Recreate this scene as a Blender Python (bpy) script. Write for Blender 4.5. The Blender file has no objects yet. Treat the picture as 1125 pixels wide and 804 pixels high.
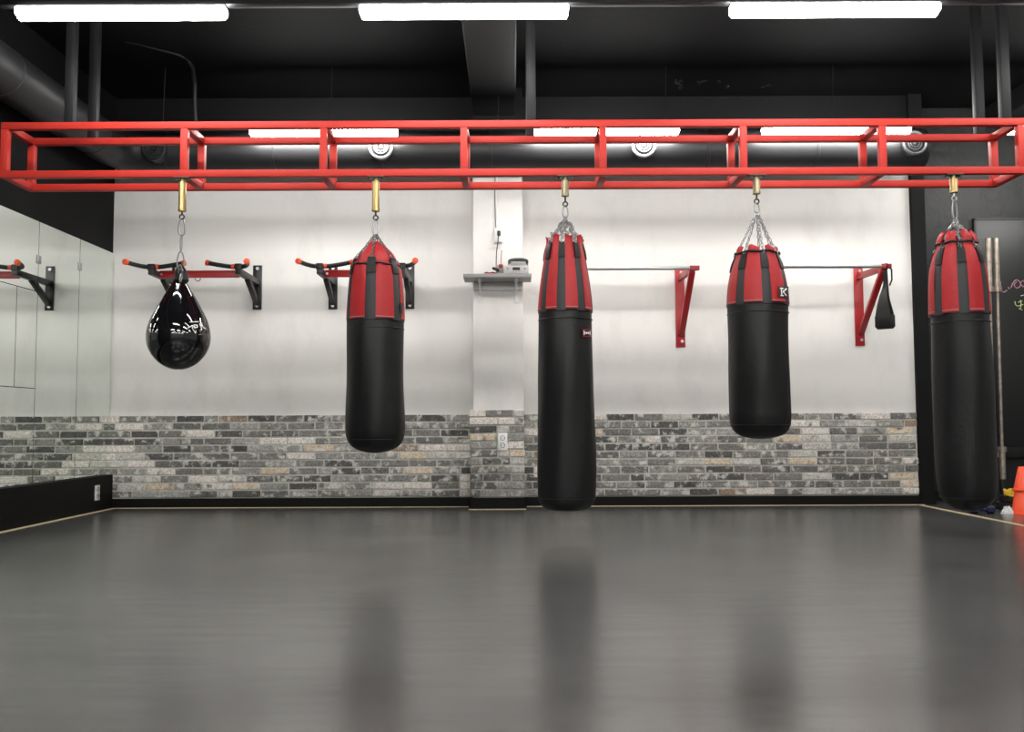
import bpy, bmesh, math, random
from mathutils import Vector, Matrix
C = bpy.context.scene.collection
PI = math.pi
random.seed(7)

# ------------------------------------------------------------------ camera
F = 1000.0
PITCH = math.atan(63.0 / F)
ROLL = math.radians(0.25)
f_ = Vector((0, math.cos(PITCH), math.sin(PITCH)))
u0 = Vector((0, -math.sin(PITCH), math.cos(PITCH)))
r0 = Vector((1, 0, 0))
u_ = u0 * math.cos(ROLL) + r0 * math.sin(ROLL)
r_ = r0 * math.cos(ROLL) - u0 * math.sin(ROLL)

def ray(px, py):
    return f_ * F + r_ * (px - 562.5) + u_ * (402.0 - py)

_d = ray(562.5, 556)
WALL_Y = 7.6
CAM_Z = -_d.z / _d.y * WALL_Y
CAM = Vector((0, 0, CAM_Z))

def at(px, py, Y):                       # point of the place seen at a pixel, on the plane at depth Y
    d = ray(px, py)
    return CAM + d * (Y / d.y)

def atz(px, py, Z):                      # the same on the level Z
    d = ray(px, py)
    return CAM + d * ((Z - CAM_Z) / d.z)

cd = bpy.data.cameras.new('camera')
co = bpy.data.objects.new('camera', cd)
C.objects.link(co)
cd.sensor_width = 36.0
cd.lens = F / 1125.0 * 36.0
cd.clip_start = 0.05
M3 = Matrix((r_, u_, -f_)).transposed()
co.matrix_world = Matrix.Translation(CAM) @ M3.to_4x4()
bpy.context.scene.camera = co

# ------------------------------------------------------------------ materials
def mat(name, col, rough=0.5, metal=0.0, spec=0.5, var=0.0, vscale=8.0, bump=0.0, bscale=60.0, coat=0.0):
    m = bpy.data.materials.new(name)
    m.use_nodes = True
    nt = m.node_tree
    b = nt.nodes['Principled BSDF']
    b.inputs['Base Color'].default_value = (*col, 1)
    b.inputs['Roughness'].default_value = rough
    b.inputs['Metallic'].default_value = metal
    b.inputs['Specular IOR Level'].default_value = spec
    b.inputs['Coat Weight'].default_value = coat
    tc = nt.nodes.new('ShaderNodeTexCoord')
    if var > 0:
        n = nt.nodes.new('ShaderNodeTexNoise')
        n.inputs['Scale'].default_value = vscale
        n.inputs['Detail'].default_value = 6
        nt.links.new(tc.outputs['Object'], n.inputs['Vector'])
        r = nt.nodes.new('ShaderNodeValToRGB')
        r.color_ramp.elements[0].position = 0.3
        r.color_ramp.elements[1].position = 0.7
        r.color_ramp.elements[0].color = (*[c * (1 - var) for c in col], 1)
        r.color_ramp.elements[1].color = (*[min(1, c * (1 + var)) for c in col], 1)
        nt.links.new(n.outputs['Fac'], r.inputs['Fac'])
        nt.links.new(r.outputs['Color'], b.inputs['Base Color'])
    if bump > 0:
        n = nt.nodes.new('ShaderNodeTexNoise')
        n.inputs['Scale'].default_value = bscale
        n.inputs['Detail'].default_value = 5
        nt.links.new(tc.outputs['Object'], n.inputs['Vector'])
        bp = nt.nodes.new('ShaderNodeBump')
        bp.inputs['Strength'].default_value = bump
        bp.inputs['Distance'].default_value = 0.01
        nt.links.new(n.outputs['Fac'], bp.inputs['Height'])
        nt.links.new(bp.outputs['Normal'], b.inputs['Normal'])
    return m

M = {}
M['red_paint'] = mat('red_paint', (0.41, 0.029, 0.021), 0.5, spec=0.2, var=0.06, vscale=3)
M['red_dark'] = mat('red_enamel', (0.34, 0.012, 0.015), 0.35)
M['red_vinyl'] = mat('red_vinyl', (0.34, 0.012, 0.015), 0.5, spec=0.35, bump=0.25, bscale=45, var=0.08, vscale=14)
M['black_vinyl'] = mat('black_vinyl', (0.0052, 0.0054, 0.0057), 0.45, spec=0.30, bump=0.22, bscale=24, var=0.25, vscale=9)
M['strap'] = mat('strap_webbing', (0.021, 0.022, 0.0235), 0.5, spec=0.35, bump=0.2, bscale=200)
M['strap_tab'] = mat('strap_tab', (0.006, 0.006, 0.0065), 0.5, spec=0.3)
M['black_gloss'] = mat('black_gloss_vinyl', (0.004, 0.004, 0.005), 0.07, coat=0.6)
M['chain'] = mat('zinc_chain', (0.30, 0.30, 0.30), 0.32, metal=0.9)
M['chain_dark'] = mat('dull_chain', (0.16, 0.16, 0.16), 0.38, metal=0.9)
M['brass'] = mat('brass', (0.33, 0.245, 0.11), 0.45, metal=0.9)
M['brass_dull'] = mat('brass_dull', (0.22, 0.185, 0.12), 0.45, metal=0.9)
M['steel_dark'] = mat('dark_steel', (0.05, 0.045, 0.035), 0.4, metal=0.8)
M['steel'] = mat('brushed_steel', (0.50, 0.50, 0.51), 0.38, metal=1.0)
M['steel_worn'] = mat('worn_steel', (0.30, 0.255, 0.215), 0.42, metal=0.55, var=0.3, vscale=25)
M['black_metal'] = mat('black_powder_coat', (0.008, 0.008, 0.0085), 0.4)
M['black_foam'] = mat('black_foam', (0.008, 0.008, 0.008), 0.6)
M['orange_cap'] = mat('orange_cap', (0.85, 0.10, 0.03), 0.45)
M['white_plastic'] = mat('white_plastic', (0.80, 0.80, 0.79), 0.35)
M['grey_plastic'] = mat('grey_plastic', (0.42, 0.42, 0.41), 0.4)
M['black_plastic'] = mat('black_plastic', (0.015, 0.015, 0.016), 0.35)
M['shelf'] = mat('grey_shelf_board', (0.30, 0.30, 0.30), 0.4)
M['ceiling'] = mat('black_ceiling', (0.0022, 0.0022, 0.0025), 0.8, spec=0.10, var=0.25, vscale=2, bump=0.2, bscale=15)
M['black_wall'] = mat('black_wall', (0.0036, 0.0036, 0.0040), 0.7, spec=0.18, var=0.2, vscale=3)
M['plinth'] = mat('black_board', (0.0025, 0.0025, 0.0025), 0.6, spec=0.2)
M['beam'] = mat('dark_grey_beam', (0.0085, 0.0085, 0.0088), 0.6, spec=0.2)
M['post'] = mat('dark_grey_post', (0.007, 0.007, 0.008), 0.55, spec=0.2)
M['duct'] = mat('black_duct', (0.014, 0.0145, 0.016), 0.48, spec=0.4)
M['ring_shaded'] = mat('shaded_ring', (0.11, 0.11, 0.115), 0.4)  # same grey ring with shade put into its colour, for the last nozzle
M['ring'] = mat('grey_ring', (0.62, 0.63, 0.65), 0.35)
M['flake'] = mat('bare_plaster', (0.016, 0.0155, 0.015), 0.85, spec=0.1)
M['tape'] = mat('tan_tape', (0.62, 0.50, 0.33), 0.5)
M['cone'] = mat('orange_cone', (0.95, 0.10, 0.035), 0.4)
M['yellow'] = mat('yellow_band', (0.80, 0.50, 0.03), 0.5)
M['blue'] = mat('blue_rubber', (0.004, 0.009, 0.05), 0.5)
M['cloth'] = mat('white_cloth', (0.7, 0.7, 0.7), 0.8, bump=0.4, bscale=40)
M['board'] = mat('chalkboard', (0.0065, 0.007, 0.0075), 0.42, spec=0.4)
M['chalk_pink'] = mat('pink_chalk', (0.42, 0.20, 0.27), 0.9)
M['chalk_green'] = mat('green_chalk', (0.45, 0.50, 0.20), 0.9)
M['chalk_white'] = mat('white_chalk', (0.55, 0.55, 0.55), 0.9)
M['print'] = mat('white_print', (0.75, 0.75, 0.75), 0.5)
M['label'] = mat('black_label', (0.012, 0.010, 0.010), 0.5)
M['stitch'] = mat('pale_stitching', (0.30, 0.28, 0.27), 0.6)
M['red_cable'] = mat('red_cable', (0.35, 0.05, 0.05), 0.5)
M['grey_room'] = mat('grey_room_paint', (0.50, 0.50, 0.49), 0.6)  # unseen walls, paint lightened so their bounce gives more even fill
M['cable'] = mat('grey_cable', (0.30, 0.29, 0.28), 0.5)

def emis(name, col, s):
    m = bpy.data.materials.new(name)
    m.use_nodes = True
    nt = m.node_tree
    b = nt.nodes['Principled BSDF']
    b.inputs['Base Color'].default_value = (0.8, 0.8, 0.8, 1)
    b.inputs['Emission Color'].default_value = (*col, 1)
    b.inputs['Emission Strength'].default_value = s
    return m
M['lamp'] = emis('led_diffuser', (1.0, 0.985, 0.95), 69.0)

def wall_white():
    m = mat('white_wall_paint', (0.72, 0.71, 0.685), 0.55, spec=0.3)
    nt = m.node_tree; b = nt.nodes['Principled BSDF']
    tc = nt.nodes['Texture Coordinate']
    mp = nt.nodes.new('ShaderNodeMapping'); mp.inputs['Scale'].default_value = (2.2, 2.2, 1.0)
    nt.links.new(tc.outputs['Object'], mp.inputs['Vector'])
    n = nt.nodes.new('ShaderNodeTexNoise'); n.inputs['Scale'].default_value = 1.6; n.inputs['Detail'].default_value = 9
    n.inputs['Roughness'].default_value = 0.6
    nt.links.new(mp.outputs['Vector'], n.inputs['Vector'])
    r = nt.nodes.new('ShaderNodeValToRGB')
    r.color_ramp.elements[0].position = 0.28; r.color_ramp.elements[0].color = (0.65, 0.64, 0.615, 1)
    r.color_ramp.elements[1].position = 0.52; r.color_ramp.elements[1].color = (0.735, 0.725, 0.70, 1)
    nt.links.new(n.outputs['Fac'], r.inputs['Fac'])
    nt.links.new(r.outputs['Color'], b.inputs['Base Color'])
    n2 = nt.nodes.new('ShaderNodeTexNoise'); n2.inputs['Scale'].default_value = 9; n2.inputs['Detail'].default_value = 4
    nt.links.new(tc.outputs['Object'], n2.inputs['Vector'])
    bp = nt.nodes.new('ShaderNodeBump'); bp.inputs['Strength'].default_value = 0.12; bp.inputs['Distance'].default_value = 0.02
    nt.links.new(n2.outputs['Fac'], bp.inputs['Height']); nt.links.new(bp.outputs['Normal'], b.inputs['Normal'])
    return m
M['wall'] = wall_white()

def brick_mat():
    m = bpy.data.materials.new('grey_brick'); m.use_nodes = True
    nt = m.node_tree; b = nt.nodes['Principled BSDF']; L = nt.links.new
    b.inputs['Roughness'].default_value = 0.85
    b.inputs['Specular IOR Level'].default_value = 0.2
    g = nt.nodes.new('ShaderNodeNewGeometry')
    tc = nt.nodes.new('ShaderNodeTexCoord')
    r = nt.nodes.new('ShaderNodeValToRGB'); r.color_ramp.interpolation = 'CONSTANT'
    cols = [(0.0, (0.10, 0.098, 0.094)), (0.12, (0.16, 0.157, 0.149)), (0.30, (0.22, 0.215, 0.20)), (0.48, (0.30, 0.295, 0.275)),
            (0.60, (0.19, 0.178, 0.16)), (0.68, (0.36, 0.355, 0.335)), (0.74, (0.52, 0.505, 0.47)), (0.82, (0.70, 0.645, 0.60)),
            (0.935, (0.62, 0.51, 0.38)), (0.975, (0.30, 0.225, 0.17))]
    els = r.color_ramp.elements
    while len(els) < len(cols): els.new(0.5)
    for e, (p, c) in zip(els, cols): e.position = p; e.color = (*c, 1)
    L(g.outputs['Random Per Island'], r.inputs['Fac'])
    # lime patches, their own shape on each brick
    w = nt.nodes.new('ShaderNodeMath'); w.operation = 'MULTIPLY'; w.inputs[1].default_value = 37.0
    L(g.outputs['Random Per Island'], w.inputs[0])
    n = nt.nodes.new('ShaderNodeTexNoise'); n.noise_dimensions = '4D'
    n.inputs['Scale'].default_value = 15; n.inputs['Detail'].default_value = 5; n.inputs['Roughness'].default_value = 0.65
    L(tc.outputs['Object'], n.inputs['Vector']); L(w.outputs[0], n.inputs['W'])
    r2 = nt.nodes.new('ShaderNodeValToRGB')
    r2.color_ramp.elements[0].position = 0.52; r2.color_ramp.elements[0].color = (0, 0, 0, 1)
    r2.color_ramp.elements[1].position = 0.62; r2.color_ramp.elements[1].color = (1, 1, 1, 1)
    L(n.outputs['Fac'], r2.inputs['Fac'])
    mx = nt.nodes.new('ShaderNodeMixRGB'); mx.inputs['Color2'].default_value = (0.68, 0.67, 0.62, 1)
    mm = nt.nodes.new('ShaderNodeMath'); mm.operation = 'MULTIPLY'; mm.inputs[1].default_value = 0.85
    L(r2.outputs['Color'], mm.inputs[0]); L(mm.outputs[0], mx.inputs['Fac'])
    n3 = nt.nodes.new('ShaderNodeTexNoise'); n3.inputs['Scale'].default_value = 70; n3.inputs['Detail'].default_value = 3
    L(tc.outputs['Object'], n3.inputs['Vector'])
    r3 = nt.nodes.new('ShaderNodeValToRGB')
    r3.color_ramp.elements[0].position = 0.3; r3.color_ramp.elements[0].color = (0.62, 0.62, 0.62, 1)
    r3.color_ramp.elements[1].position = 0.7; r3.color_ramp.elements[1].color = (1.3, 1.3, 1.3, 1)
    L(n3.outputs['Fac'], r3.inputs['Fac'])
    mu = nt.nodes.new('ShaderNodeMixRGB'); mu.blend_type = 'MULTIPLY'; mu.inputs['Fac'].default_value = 1
    L(r.outputs['Color'], mu.inputs['Color1']); L(r3.outputs['Color'], mu.inputs['Color2'])
    # dark fire marks
    n4 = nt.nodes.new('ShaderNodeTexNoise'); n4.noise_dimensions = '4D'; n4.inputs['Scale'].default_value = 11; n4.inputs['Detail'].default_value = 4
    w4 = nt.nodes.new('ShaderNodeMath'); w4.operation = 'MULTIPLY'; w4.inputs[1].default_value = 91.0
    L(g.outputs['Random Per Island'], w4.inputs[0]); L(w4.outputs[0], n4.inputs['W']); L(tc.outputs['Object'], n4.inputs['Vector'])
    r4 = nt.nodes.new('ShaderNodeValToRGB')
    r4.color_ramp.elements[0].position = 0.60; r4.color_ramp.elements[0].color = (0, 0, 0, 1)
    r4.color_ramp.elements[1].position = 0.70; r4.color_ramp.elements[1].color = (0.8, 0.8, 0.8, 1)
    L(n4.outputs['Fac'], r4.inputs['Fac'])
    L(mu.outputs['Color'], mx.inputs['Color1'])
    md = nt.nodes.new('ShaderNodeMixRGB'); md.inputs['Color2'].default_value = (0.055, 0.053, 0.05, 1)
    L(r4.outputs['Color'], md.inputs['Fac']); L(mx.outputs['Color'], md.inputs['Color1'])
    L(md.outputs['Color'], b.inputs['Base Color'])
    bp = nt.nodes.new('ShaderNodeBump'); bp.inputs['Strength'].default_value = 0.5; bp.inputs['Distance'].default_value = 0.006
    L(n3.outputs['Fac'], bp.inputs['Height']); L(bp.outputs['Normal'], b.inputs['Normal'])
    return m
M['brick'] = brick_mat()
M['mortar'] = mat('pale_mortar', (0.52, 0.51, 0.475), 0.9, var=0.2, vscale=20, spec=0.2)

def floor_mat():
    m = bpy.data.materials.new('black_rubber_mat'); m.use_nodes = True
    nt = m.node_tree; b = nt.nodes['Principled BSDF']; L = nt.links.new
    tc = nt.nodes.new('ShaderNodeTexCoord')
    n = nt.nodes.new('ShaderNodeTexNoise'); n.inputs['Scale'].default_value = 2.2; n.inputs['Detail'].default_value = 9; n.inputs['Roughness'].default_value = 0.62
    L(tc.outputs['Object'], n.inputs['Vector'])
    r = nt.nodes.new('ShaderNodeValToRGB')
    r.color_ramp.elements[0].position = 0.30; r.color_ramp.elements[0].color = (0.046, 0.046, 0.0455, 1)
    r.color_ramp.elements[1].position = 0.72; r.color_ramp.elements[1].color = (0.088, 0.088, 0.086, 1)
    L(n.outputs['Fac'], r.inputs['Fac'])
    # scuffs: thin stretched streaks
    mp = nt.nodes.new('ShaderNodeMapping'); mp.inputs['Scale'].default_value = (1.0, 7.0, 1.0); mp.inputs['Rotation'].default_value = (0, 0, 0.7)
    L(tc.outputs['Object'], mp.inputs['Vector'])
    n2 = nt.nodes.new('ShaderNodeTexNoise'); n2.inputs['Scale'].default_value = 2.6; n2.inputs['Detail'].default_value = 9; n2.inputs['Roughness'].default_value = 0.7
    L(mp.outputs['Vector'], n2.inputs['Vector'])
    r2 = nt.nodes.new('ShaderNodeValToRGB')
    r2.color_ramp.elements[0].position = 0.35; r2.color_ramp.elements[0].color = (0.215, 0.215, 0.215, 1)
    r2.color_ramp.elements[1].position = 0.70; r2.color_ramp.elements[1].color = (0.27, 0.27, 0.27, 1)
    L(n2.outputs['Fac'], r2.inputs['Fac'])
    L(r2.outputs['Color'], b.inputs['Roughness'])
    L(r.outputs['Color'], b.inputs['Base Color'])
    b.inputs['Specular IOR Level'].default_value = 1.0
    n3 = nt.nodes.new('ShaderNodeTexNoise'); n3.inputs['Scale'].default_value = 220; n3.inputs['Detail'].default_value = 2
    L(tc.outputs['Object'], n3.inputs['Vector'])
    bp = nt.nodes.new('ShaderNodeBump'); bp.inputs['Strength'].default_value = 0.05; bp.inputs['Distance'].default_value = 0.003
    L(n3.outputs['Fac'], bp.inputs['Height']); L(bp.outputs['Normal'], b.inputs['Normal'])
    return m
M['floor'] = floor_mat()

def plaster_mat():
    m = mat('black_trowelled_plaster', (0.012, 0.0125, 0.013), 0.5, spec=0.35)
    nt = m.node_tree; b = nt.nodes['Principled BSDF']; L = nt.links.new; tc = nt.nodes['Texture Coordinate']
    n = nt.nodes.new('ShaderNodeTexNoise'); n.inputs['Scale'].default_value = 7; n.inputs['Detail'].default_value = 8
    n.inputs['Roughness'].default_value = 0.6; n.inputs['Distortion'].default_value = 1.2
    L(tc.outputs['Object'], n.inputs['Vector'])
    bp = nt.nodes.new('ShaderNodeBump'); bp.inputs['Strength'].default_value = 0.6; bp.inputs['Distance'].default_value = 0.015
    L(n.outputs['Fac'], bp.inputs['Height']); L(bp.outputs['Normal'], b.inputs['Normal'])
    r = nt.nodes.new('ShaderNodeValToRGB')
    r.color_ramp.elements[0].position = 0.35; r.color_ramp.elements[0].color = (0.004, 0.0042, 0.0045, 1)
    r.color_ramp.elements[1].position = 0.68; r.color_ramp.elements[1].color = (0.011, 0.0115, 0.012, 1)
    L(n.outputs['Fac'], r.inputs['Fac']); L(r.outputs['Color'], b.inputs['Base Color'])
    return m
M['plaster'] = plaster_mat()

def mirror_mat():
    m = bpy.data.materials.new('mirror_glass'); m.use_nodes = True
    b = m.node_tree.nodes['Principled BSDF']
    b.inputs['Base Color'].default_value = (0.86, 0.90, 0.86, 1)
    b.inputs['Metallic'].default_value = 1.0
    b.inputs['Roughness'].default_value = 0.0
    return m
M['mirror'] = mirror_mat()

# ------------------------------------------------------------------ mesh helpers
class MB:
    def __init__(self):
        self.bm = bmesh.new()

    def box(self, c, s, rot=None, bev=0.0):
        g = bmesh.ops.create_cube(self.bm, size=1.0)
        vs = g['verts']
        T = Matrix.Translation(Vector(c)) @ (rot.to_4x4() if rot is not None else Matrix.Identity(4)) @ Matrix.Diagonal((s[0], s[1], s[2], 1))
        bmesh.ops.transform(self.bm, matrix=T, verts=vs)
        if bev > 0:
            es = list({e for v in vs for e in v.link_edges})
            bmesh.ops.bevel(self.bm, geom=es, offset=bev, segments=2, affect='EDGES', profile=0.5)
        return self

    def bar(self, a, b, w, h, up=(0, 0, 1), bev=0.0):      # a square bar from a to b, w across, h along "up"
        a, b = Vector(a), Vector(b); d = (b - a); L = d.length; y = d.normalized()
        x = y.cross(Vector(up)).normalized(); z = x.cross(y)
        R = Matrix((x, y, z)).transposed()
        return self.box((a + b) / 2, (w, L, h), R, bev)

    def tube(self, pts, r, n=10, closed=False, caps=True):
        pts = [Vector(p) for p in pts]; N = len(pts)
        rs = r if isinstance(r, (list, tuple)) else [r] * N
        rings = []; prev = None
        for i, p in enumerate(pts):
            if closed: t = pts[(i + 1) % N] - pts[i - 1]
            else: t = pts[min(i + 1, N - 1)] - pts[max(i - 1, 0)]
            t.normalize()
            if prev is None:
                a = Vector((0, 0, 1)) if abs(t.z) < 0.9 else Vector((1, 0, 0))
                x = t.cross(a).normalized()
            else:
                x = (prev - t * prev.dot(t)).normalized()
            prev = x; y = t.cross(x)
            rings.append([self.bm.verts.new(p + (x * math.cos(2 * PI * k / n) + y * math.sin(2 * PI * k / n)) * rs[i]) for k in range(n)])
        last = N if closed else N - 1
        for i in range(last):
            A = rings[i]; B = rings[(i + 1) % N]; off = 0
            if closed and i == N - 1:
                off = min(range(n), key=lambda o: (A[0].co - B[o].co).length)
            for k in range(n):
                self.bm.faces.new((A[k], A[(k + 1) % n], B[(k + 1 + off) % n], B[(k + off) % n]))
        if caps and not closed:
            self.bm.faces.new(rings[0][::-1]); self.bm.faces.new(rings[-1])
        return self

    def lathe(self, prof, c, n=48, axis='z', fn=None):      # prof: (z, r); r==0 closes
        c = Vector(c); rings = []
        for (z, r) in prof:
            if r <= 1e-6:
                v = [self.bm.verts.new(self._ax(c, 0, 0, z, axis))]
            else:
                v = []
                for k in range(n):
                    th = 2 * PI * k / n
                    rr = r + (fn(z, th) if fn else 0)
                    v.append(self.bm.verts.new(self._ax(c, rr * math.sin(th), -rr * math.cos(th), z, axis)))
            rings.append(v)
        for A, B in zip(rings, rings[1:]):
            if len(A) == 1 and len(B) == 1: continue
            for k in range(n):
                k2 = (k + 1) % n
                if len(A) == 1: self.bm.faces.new((A[0], B[k2], B[k]))
                elif len(B) == 1: self.bm.faces.new((A[k], A[k2], B[0]))
                else: self.bm.faces.new((A[k], A[k2], B[k2], B[k]))
        if len(rings[0]) > 1: self.bm.faces.new(rings[0][::-1])
        if len(rings[-1]) > 1: self.bm.faces.new(rings[-1])
        return self

    @staticmethod
    def _ax(c, x, y, z, axis):
        if axis == 'z': return Vector((c.x + x, c.y + y, c.z + z))
        if axis == 'y': return Vector((c.x + x, c.y + z, c.z - y))
        return Vector((c.x + z, c.y + x, c.z + y))

    def patch(self, c, fn, th0, th1, v0, v1, nu, nv, thick):     # closed shell; fn(th, v) -> (z, r)
        c = Vector(c); O = []; I = []
        for j in range(nv + 1):
            v = v0 + (v1 - v0) * j / nv; o = []; q = []
            for i in range(nu + 1):
                s = i / nu; th = th0 + (th1 - th0) * s
                z, r = fn(th, v, s)
                o.append(self.bm.verts.new((c.x + r * math.sin(th), c.y - r * math.cos(th), z)))
                ri = max(r - thick, 0.001)
                q.append(self.bm.verts.new((c.x + ri * math.sin(th), c.y - ri * math.cos(th), z)))
            O.append(o); I.append(q)
        F_ = self.bm.faces.new
        for j in range(nv):
            for i in range(nu):
                F_((O[j][i], O[j][i + 1], O[j + 1][i + 1], O[j + 1][i]))
                F_((I[j][i], I[j + 1][i], I[j + 1][i + 1], I[j][i + 1]))
        for i in range(nu):
            F_((O[0][i], I[0][i], I[0][i + 1], O[0][i + 1])); F_((O[nv][i], O[nv][i + 1], I[nv][i + 1], I[nv][i]))
        for j in range(nv):
            F_((O[j][0], O[j + 1][0], I[j + 1][0], I[j][0])); F_((O[j][nu], I[j][nu], I[j + 1][nu], O[j + 1][nu]))
        return self

    def link(self, p, d, side, L, W, wr, n=10, m=5):         # one oval chain link
        d = Vector(d).normalized(); side = Vector(side); side = (side - d * side.dot(d)).normalized()
        pts = []
        for k in range(n):
            a = 2 * PI * k / n
            ca, sa = math.cos(a), math.sin(a)
            pts.append(Vector(p) + d * (L / 2 - wr) * math.copysign(abs(ca) ** 0.8, ca) + side * (W / 2 - wr) * math.copysign(abs(sa) ** 0.8, sa))
        return self.tube(pts, wr, m, closed=True)

    def chain(self, pts, L=0.036, W=0.022, wr=0.0034):
        pts = [Vector(p) for p in pts]
        seg = [(b - a).length for a, b in zip(pts, pts[1:])]; tot = sum(seg)
        pitch = L - 2.2 * wr; n = max(2, round(tot / pitch)); step = tot / n
        def pos(t):
            for (a, b), s in zip(zip(pts, pts[1:]), seg):
                if t <= s: return a.lerp(b, t / s), (b - a).normalized()
                t -= s
            return pts[-1], (pts[-1] - pts[-2]).normalized()
        for i in range(n):
            p, d = pos((i + 0.5) * step)
            x = d.cross(Vector((0, 1, 0.13))).normalized(); y = d.cross(x)
            a = PI / 4 + (PI / 2 if i % 2 else 0)
            self.link(p, d, x * math.cos(a) + y * math.sin(a), step + 2.2 * wr, W, wr)
        return self

    def build(self, name, m, parent=None, smooth=True, angle=38):
        me = bpy.data.meshes.new(name)
        bmesh.ops.recalc_face_normals(self.bm, faces=self.bm.faces)
        off = Vector((0, 0, 0)); q = parent
        while q is not None: off += q.location; q = q.parent
        if off.length > 0: bmesh.ops.translate(self.bm, vec=-off, verts=self.bm.verts)
        if parent is None:                                    # origin at the middle of the base
            xs = [v.co.x for v in self.bm.verts]; ys = [v.co.y for v in self.bm.verts]; zs = [v.co.z for v in self.bm.verts]
            o3 = Vector(((min(xs) + max(xs)) / 2, (min(ys) + max(ys)) / 2, min(zs)))
            bmesh.ops.translate(self.bm, vec=-o3, verts=self.bm.verts)
        self.bm.to_mesh(me); self.bm.free()
        ms = m if isinstance(m, (list, tuple)) else [m]
        for x in ms: me.materials.append(M[x])
        if smooth:
            for p in me.polygons: p.use_smooth = True
            me.set_sharp_from_angle(angle=math.radians(angle))
        o = bpy.data.objects.new(name, me); C.objects.link(o)
        if parent is not None: o.parent = parent
        else: o.location = o3
        return o

def tag(o, label, cat, group=None, kind=None):
    o['label'] = label; o['category'] = cat
    if group: o['group'] = group
    if kind: o['kind'] = kind
    return o

def thing(name, label, cat, loc, group=None):
    o = bpy.data.objects.new(name, None); C.objects.link(o)
    o.location = Vector(loc); o.empty_display_size = 0.1
    return tag(o, label, cat, group)

def struct(name, mb, m, label, cat, parent=None, smooth=False):
    o = mb.build(name, m, parent, smooth=smooth)
    if parent is None: tag(o, label, cat, None, 'structure')
    return o

# ------------------------------------------------------------------ the room
XL, XR, YF, ZC = -3.36, 5.6, -4.6, 3.46
XW = at(1004, 380, WALL_Y).x                 # right end of the white wall
Y2 = 7.92                                    # plane of the black wall beside it
ZW = 2.92                                    # top of the white paint
struct('floor', MB().box(((XL + XR) / 2, (YF + Y2) / 2, -0.05), (XR - XL + 0.4, Y2 - YF + 0.4, 0.1)), 'floor', 'black rubber gym floor with soft blurred reflections', 'floor')
struct('ceiling', MB().box(((XL + XR) / 2, (YF + Y2) / 2, ZC + 0.05), (XR - XL + 0.4, Y2 - YF + 0.4, 0.1)), 'ceiling', 'black painted concrete ceiling', 'ceiling')
wb = struct('wall_back', MB().box(((XL + XW) / 2, WALL_Y + 0.1, ZW / 2), (XW - XL, 0.2, ZW)), 'wall', 'white painted back wall above grey brick facing', 'wall')
struct('upper_paint', MB().box(((XL + XW) / 2, WALL_Y + 0.1, (ZW + ZC) / 2), (XW - XL, 0.2, ZC - ZW)), 'black_wall', '', '', wb)
struct('wall_corner', MB().box(((XW + XR) / 2, Y2 + 0.1, ZC / 2), (XR - XW, 0.2, ZC)), 'plaster', 'black trowelled plaster wall right of the white wall', 'wall')
struct('wall_left', MB().box((XL - 0.1, (YF + WALL_Y) / 2, ZC / 2), (0.2, WALL_Y - YF, ZC)), 'black_wall', 'black left wall above the mirrors', 'wall')
struct('wall_right', MB().box((XR + 0.1, (YF + Y2) / 2, ZC / 2), (0.2, Y2 - YF, ZC)), 'grey_room', 'pale grey right wall out of frame', 'wall')
struct('wall_rear', MB().box(((XL + XR) / 2, YF - 0.1, ZC / 2), (XR - XL, 0.2, ZC)), 'grey_room', 'grey wall behind the viewer', 'wall')
# black strip at the end of the white wall
struct('trim_1', MB().box((XW + 0.058, WALL_Y + 0.09, ZC / 2), (0.115, 0.26, ZC), bev=0.004), 'black_wall', 'narrow black pilaster at the right end of the white wall', 'pilaster')
mb = MB(); rnd = random.Random(4)
for k in range(16):
    q = at(rnd.uniform(742, 850), rnd.uniform(101.5, 110), WALL_Y); q.y = WALL_Y - 0.003
    if q.z > ZC - 0.02: q.z = ZC - 0.02
    mb.box(q, (rnd.uniform(0.01, 0.045), 0.006, rnd.uniform(0.005, 0.012)), Matrix.Rotation(rnd.uniform(-0.6, 0.6), 3, 'Y'))
for k in range(12):
    q = atz(rnd.uniform(742, 850), rnd.uniform(88, 97), ZC)
    mb.box((q.x, q.y, ZC - 0.003), (rnd.uniform(0.01, 0.05), rnd.uniform(0.01, 0.05), 0.006), Matrix.Rotation(rnd.uniform(-1, 1), 3, 'Z'))
struct('peeling_paint', mb, 'flake', '', '', wb)
# column with its facing
YC = 7.38
cx0, cx1 = at(519.5, 300, YC).x, at(574.5, 300, YC).x
col = struct('wall_column', MB().box(((cx0 + cx1) / 2, (YC + WALL_Y) / 2 + 0.01, ZW / 2), (cx1 - cx0, WALL_Y - YC + 0.02, ZW), bev=0.006), 'wall', 'white column standing proud of the back wall', 'column')
struct('upper_paint', MB().box(((cx0 + cx1) / 2, (YC + WALL_Y) / 2 + 0.01, (ZW + ZC) / 2), (cx1 - cx0, WALL_Y - YC + 0.02, ZC - ZW)), 'black_wall', '', '', col)
# ceiling beams
bx0, bx1 = at(520, 127, YC).x, at(566.5, 127, YC).x
bz = at(543, 127, YC).z
struct('ceiling_beam', MB().box(((bx0 + bx1) / 2, (YF + YC) / 2, (bz + ZC) / 2), (bx1 - bx0, YC - YF, ZC - bz), bev=0.01), 'beam', 'dark grey ceiling beam running towards the white column', 'beam')
pb = at(1111, 123, 7.5)
struct('ceiling_beam', MB().box((pb.x + 0.35, (YF + Y2) / 2, (pb.z + ZC) / 2), (0.7, Y2 - YF, ZC - pb.z), bev=0.01), 'beam', 'dark grey ceiling beam at the far right', 'beam')

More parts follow.
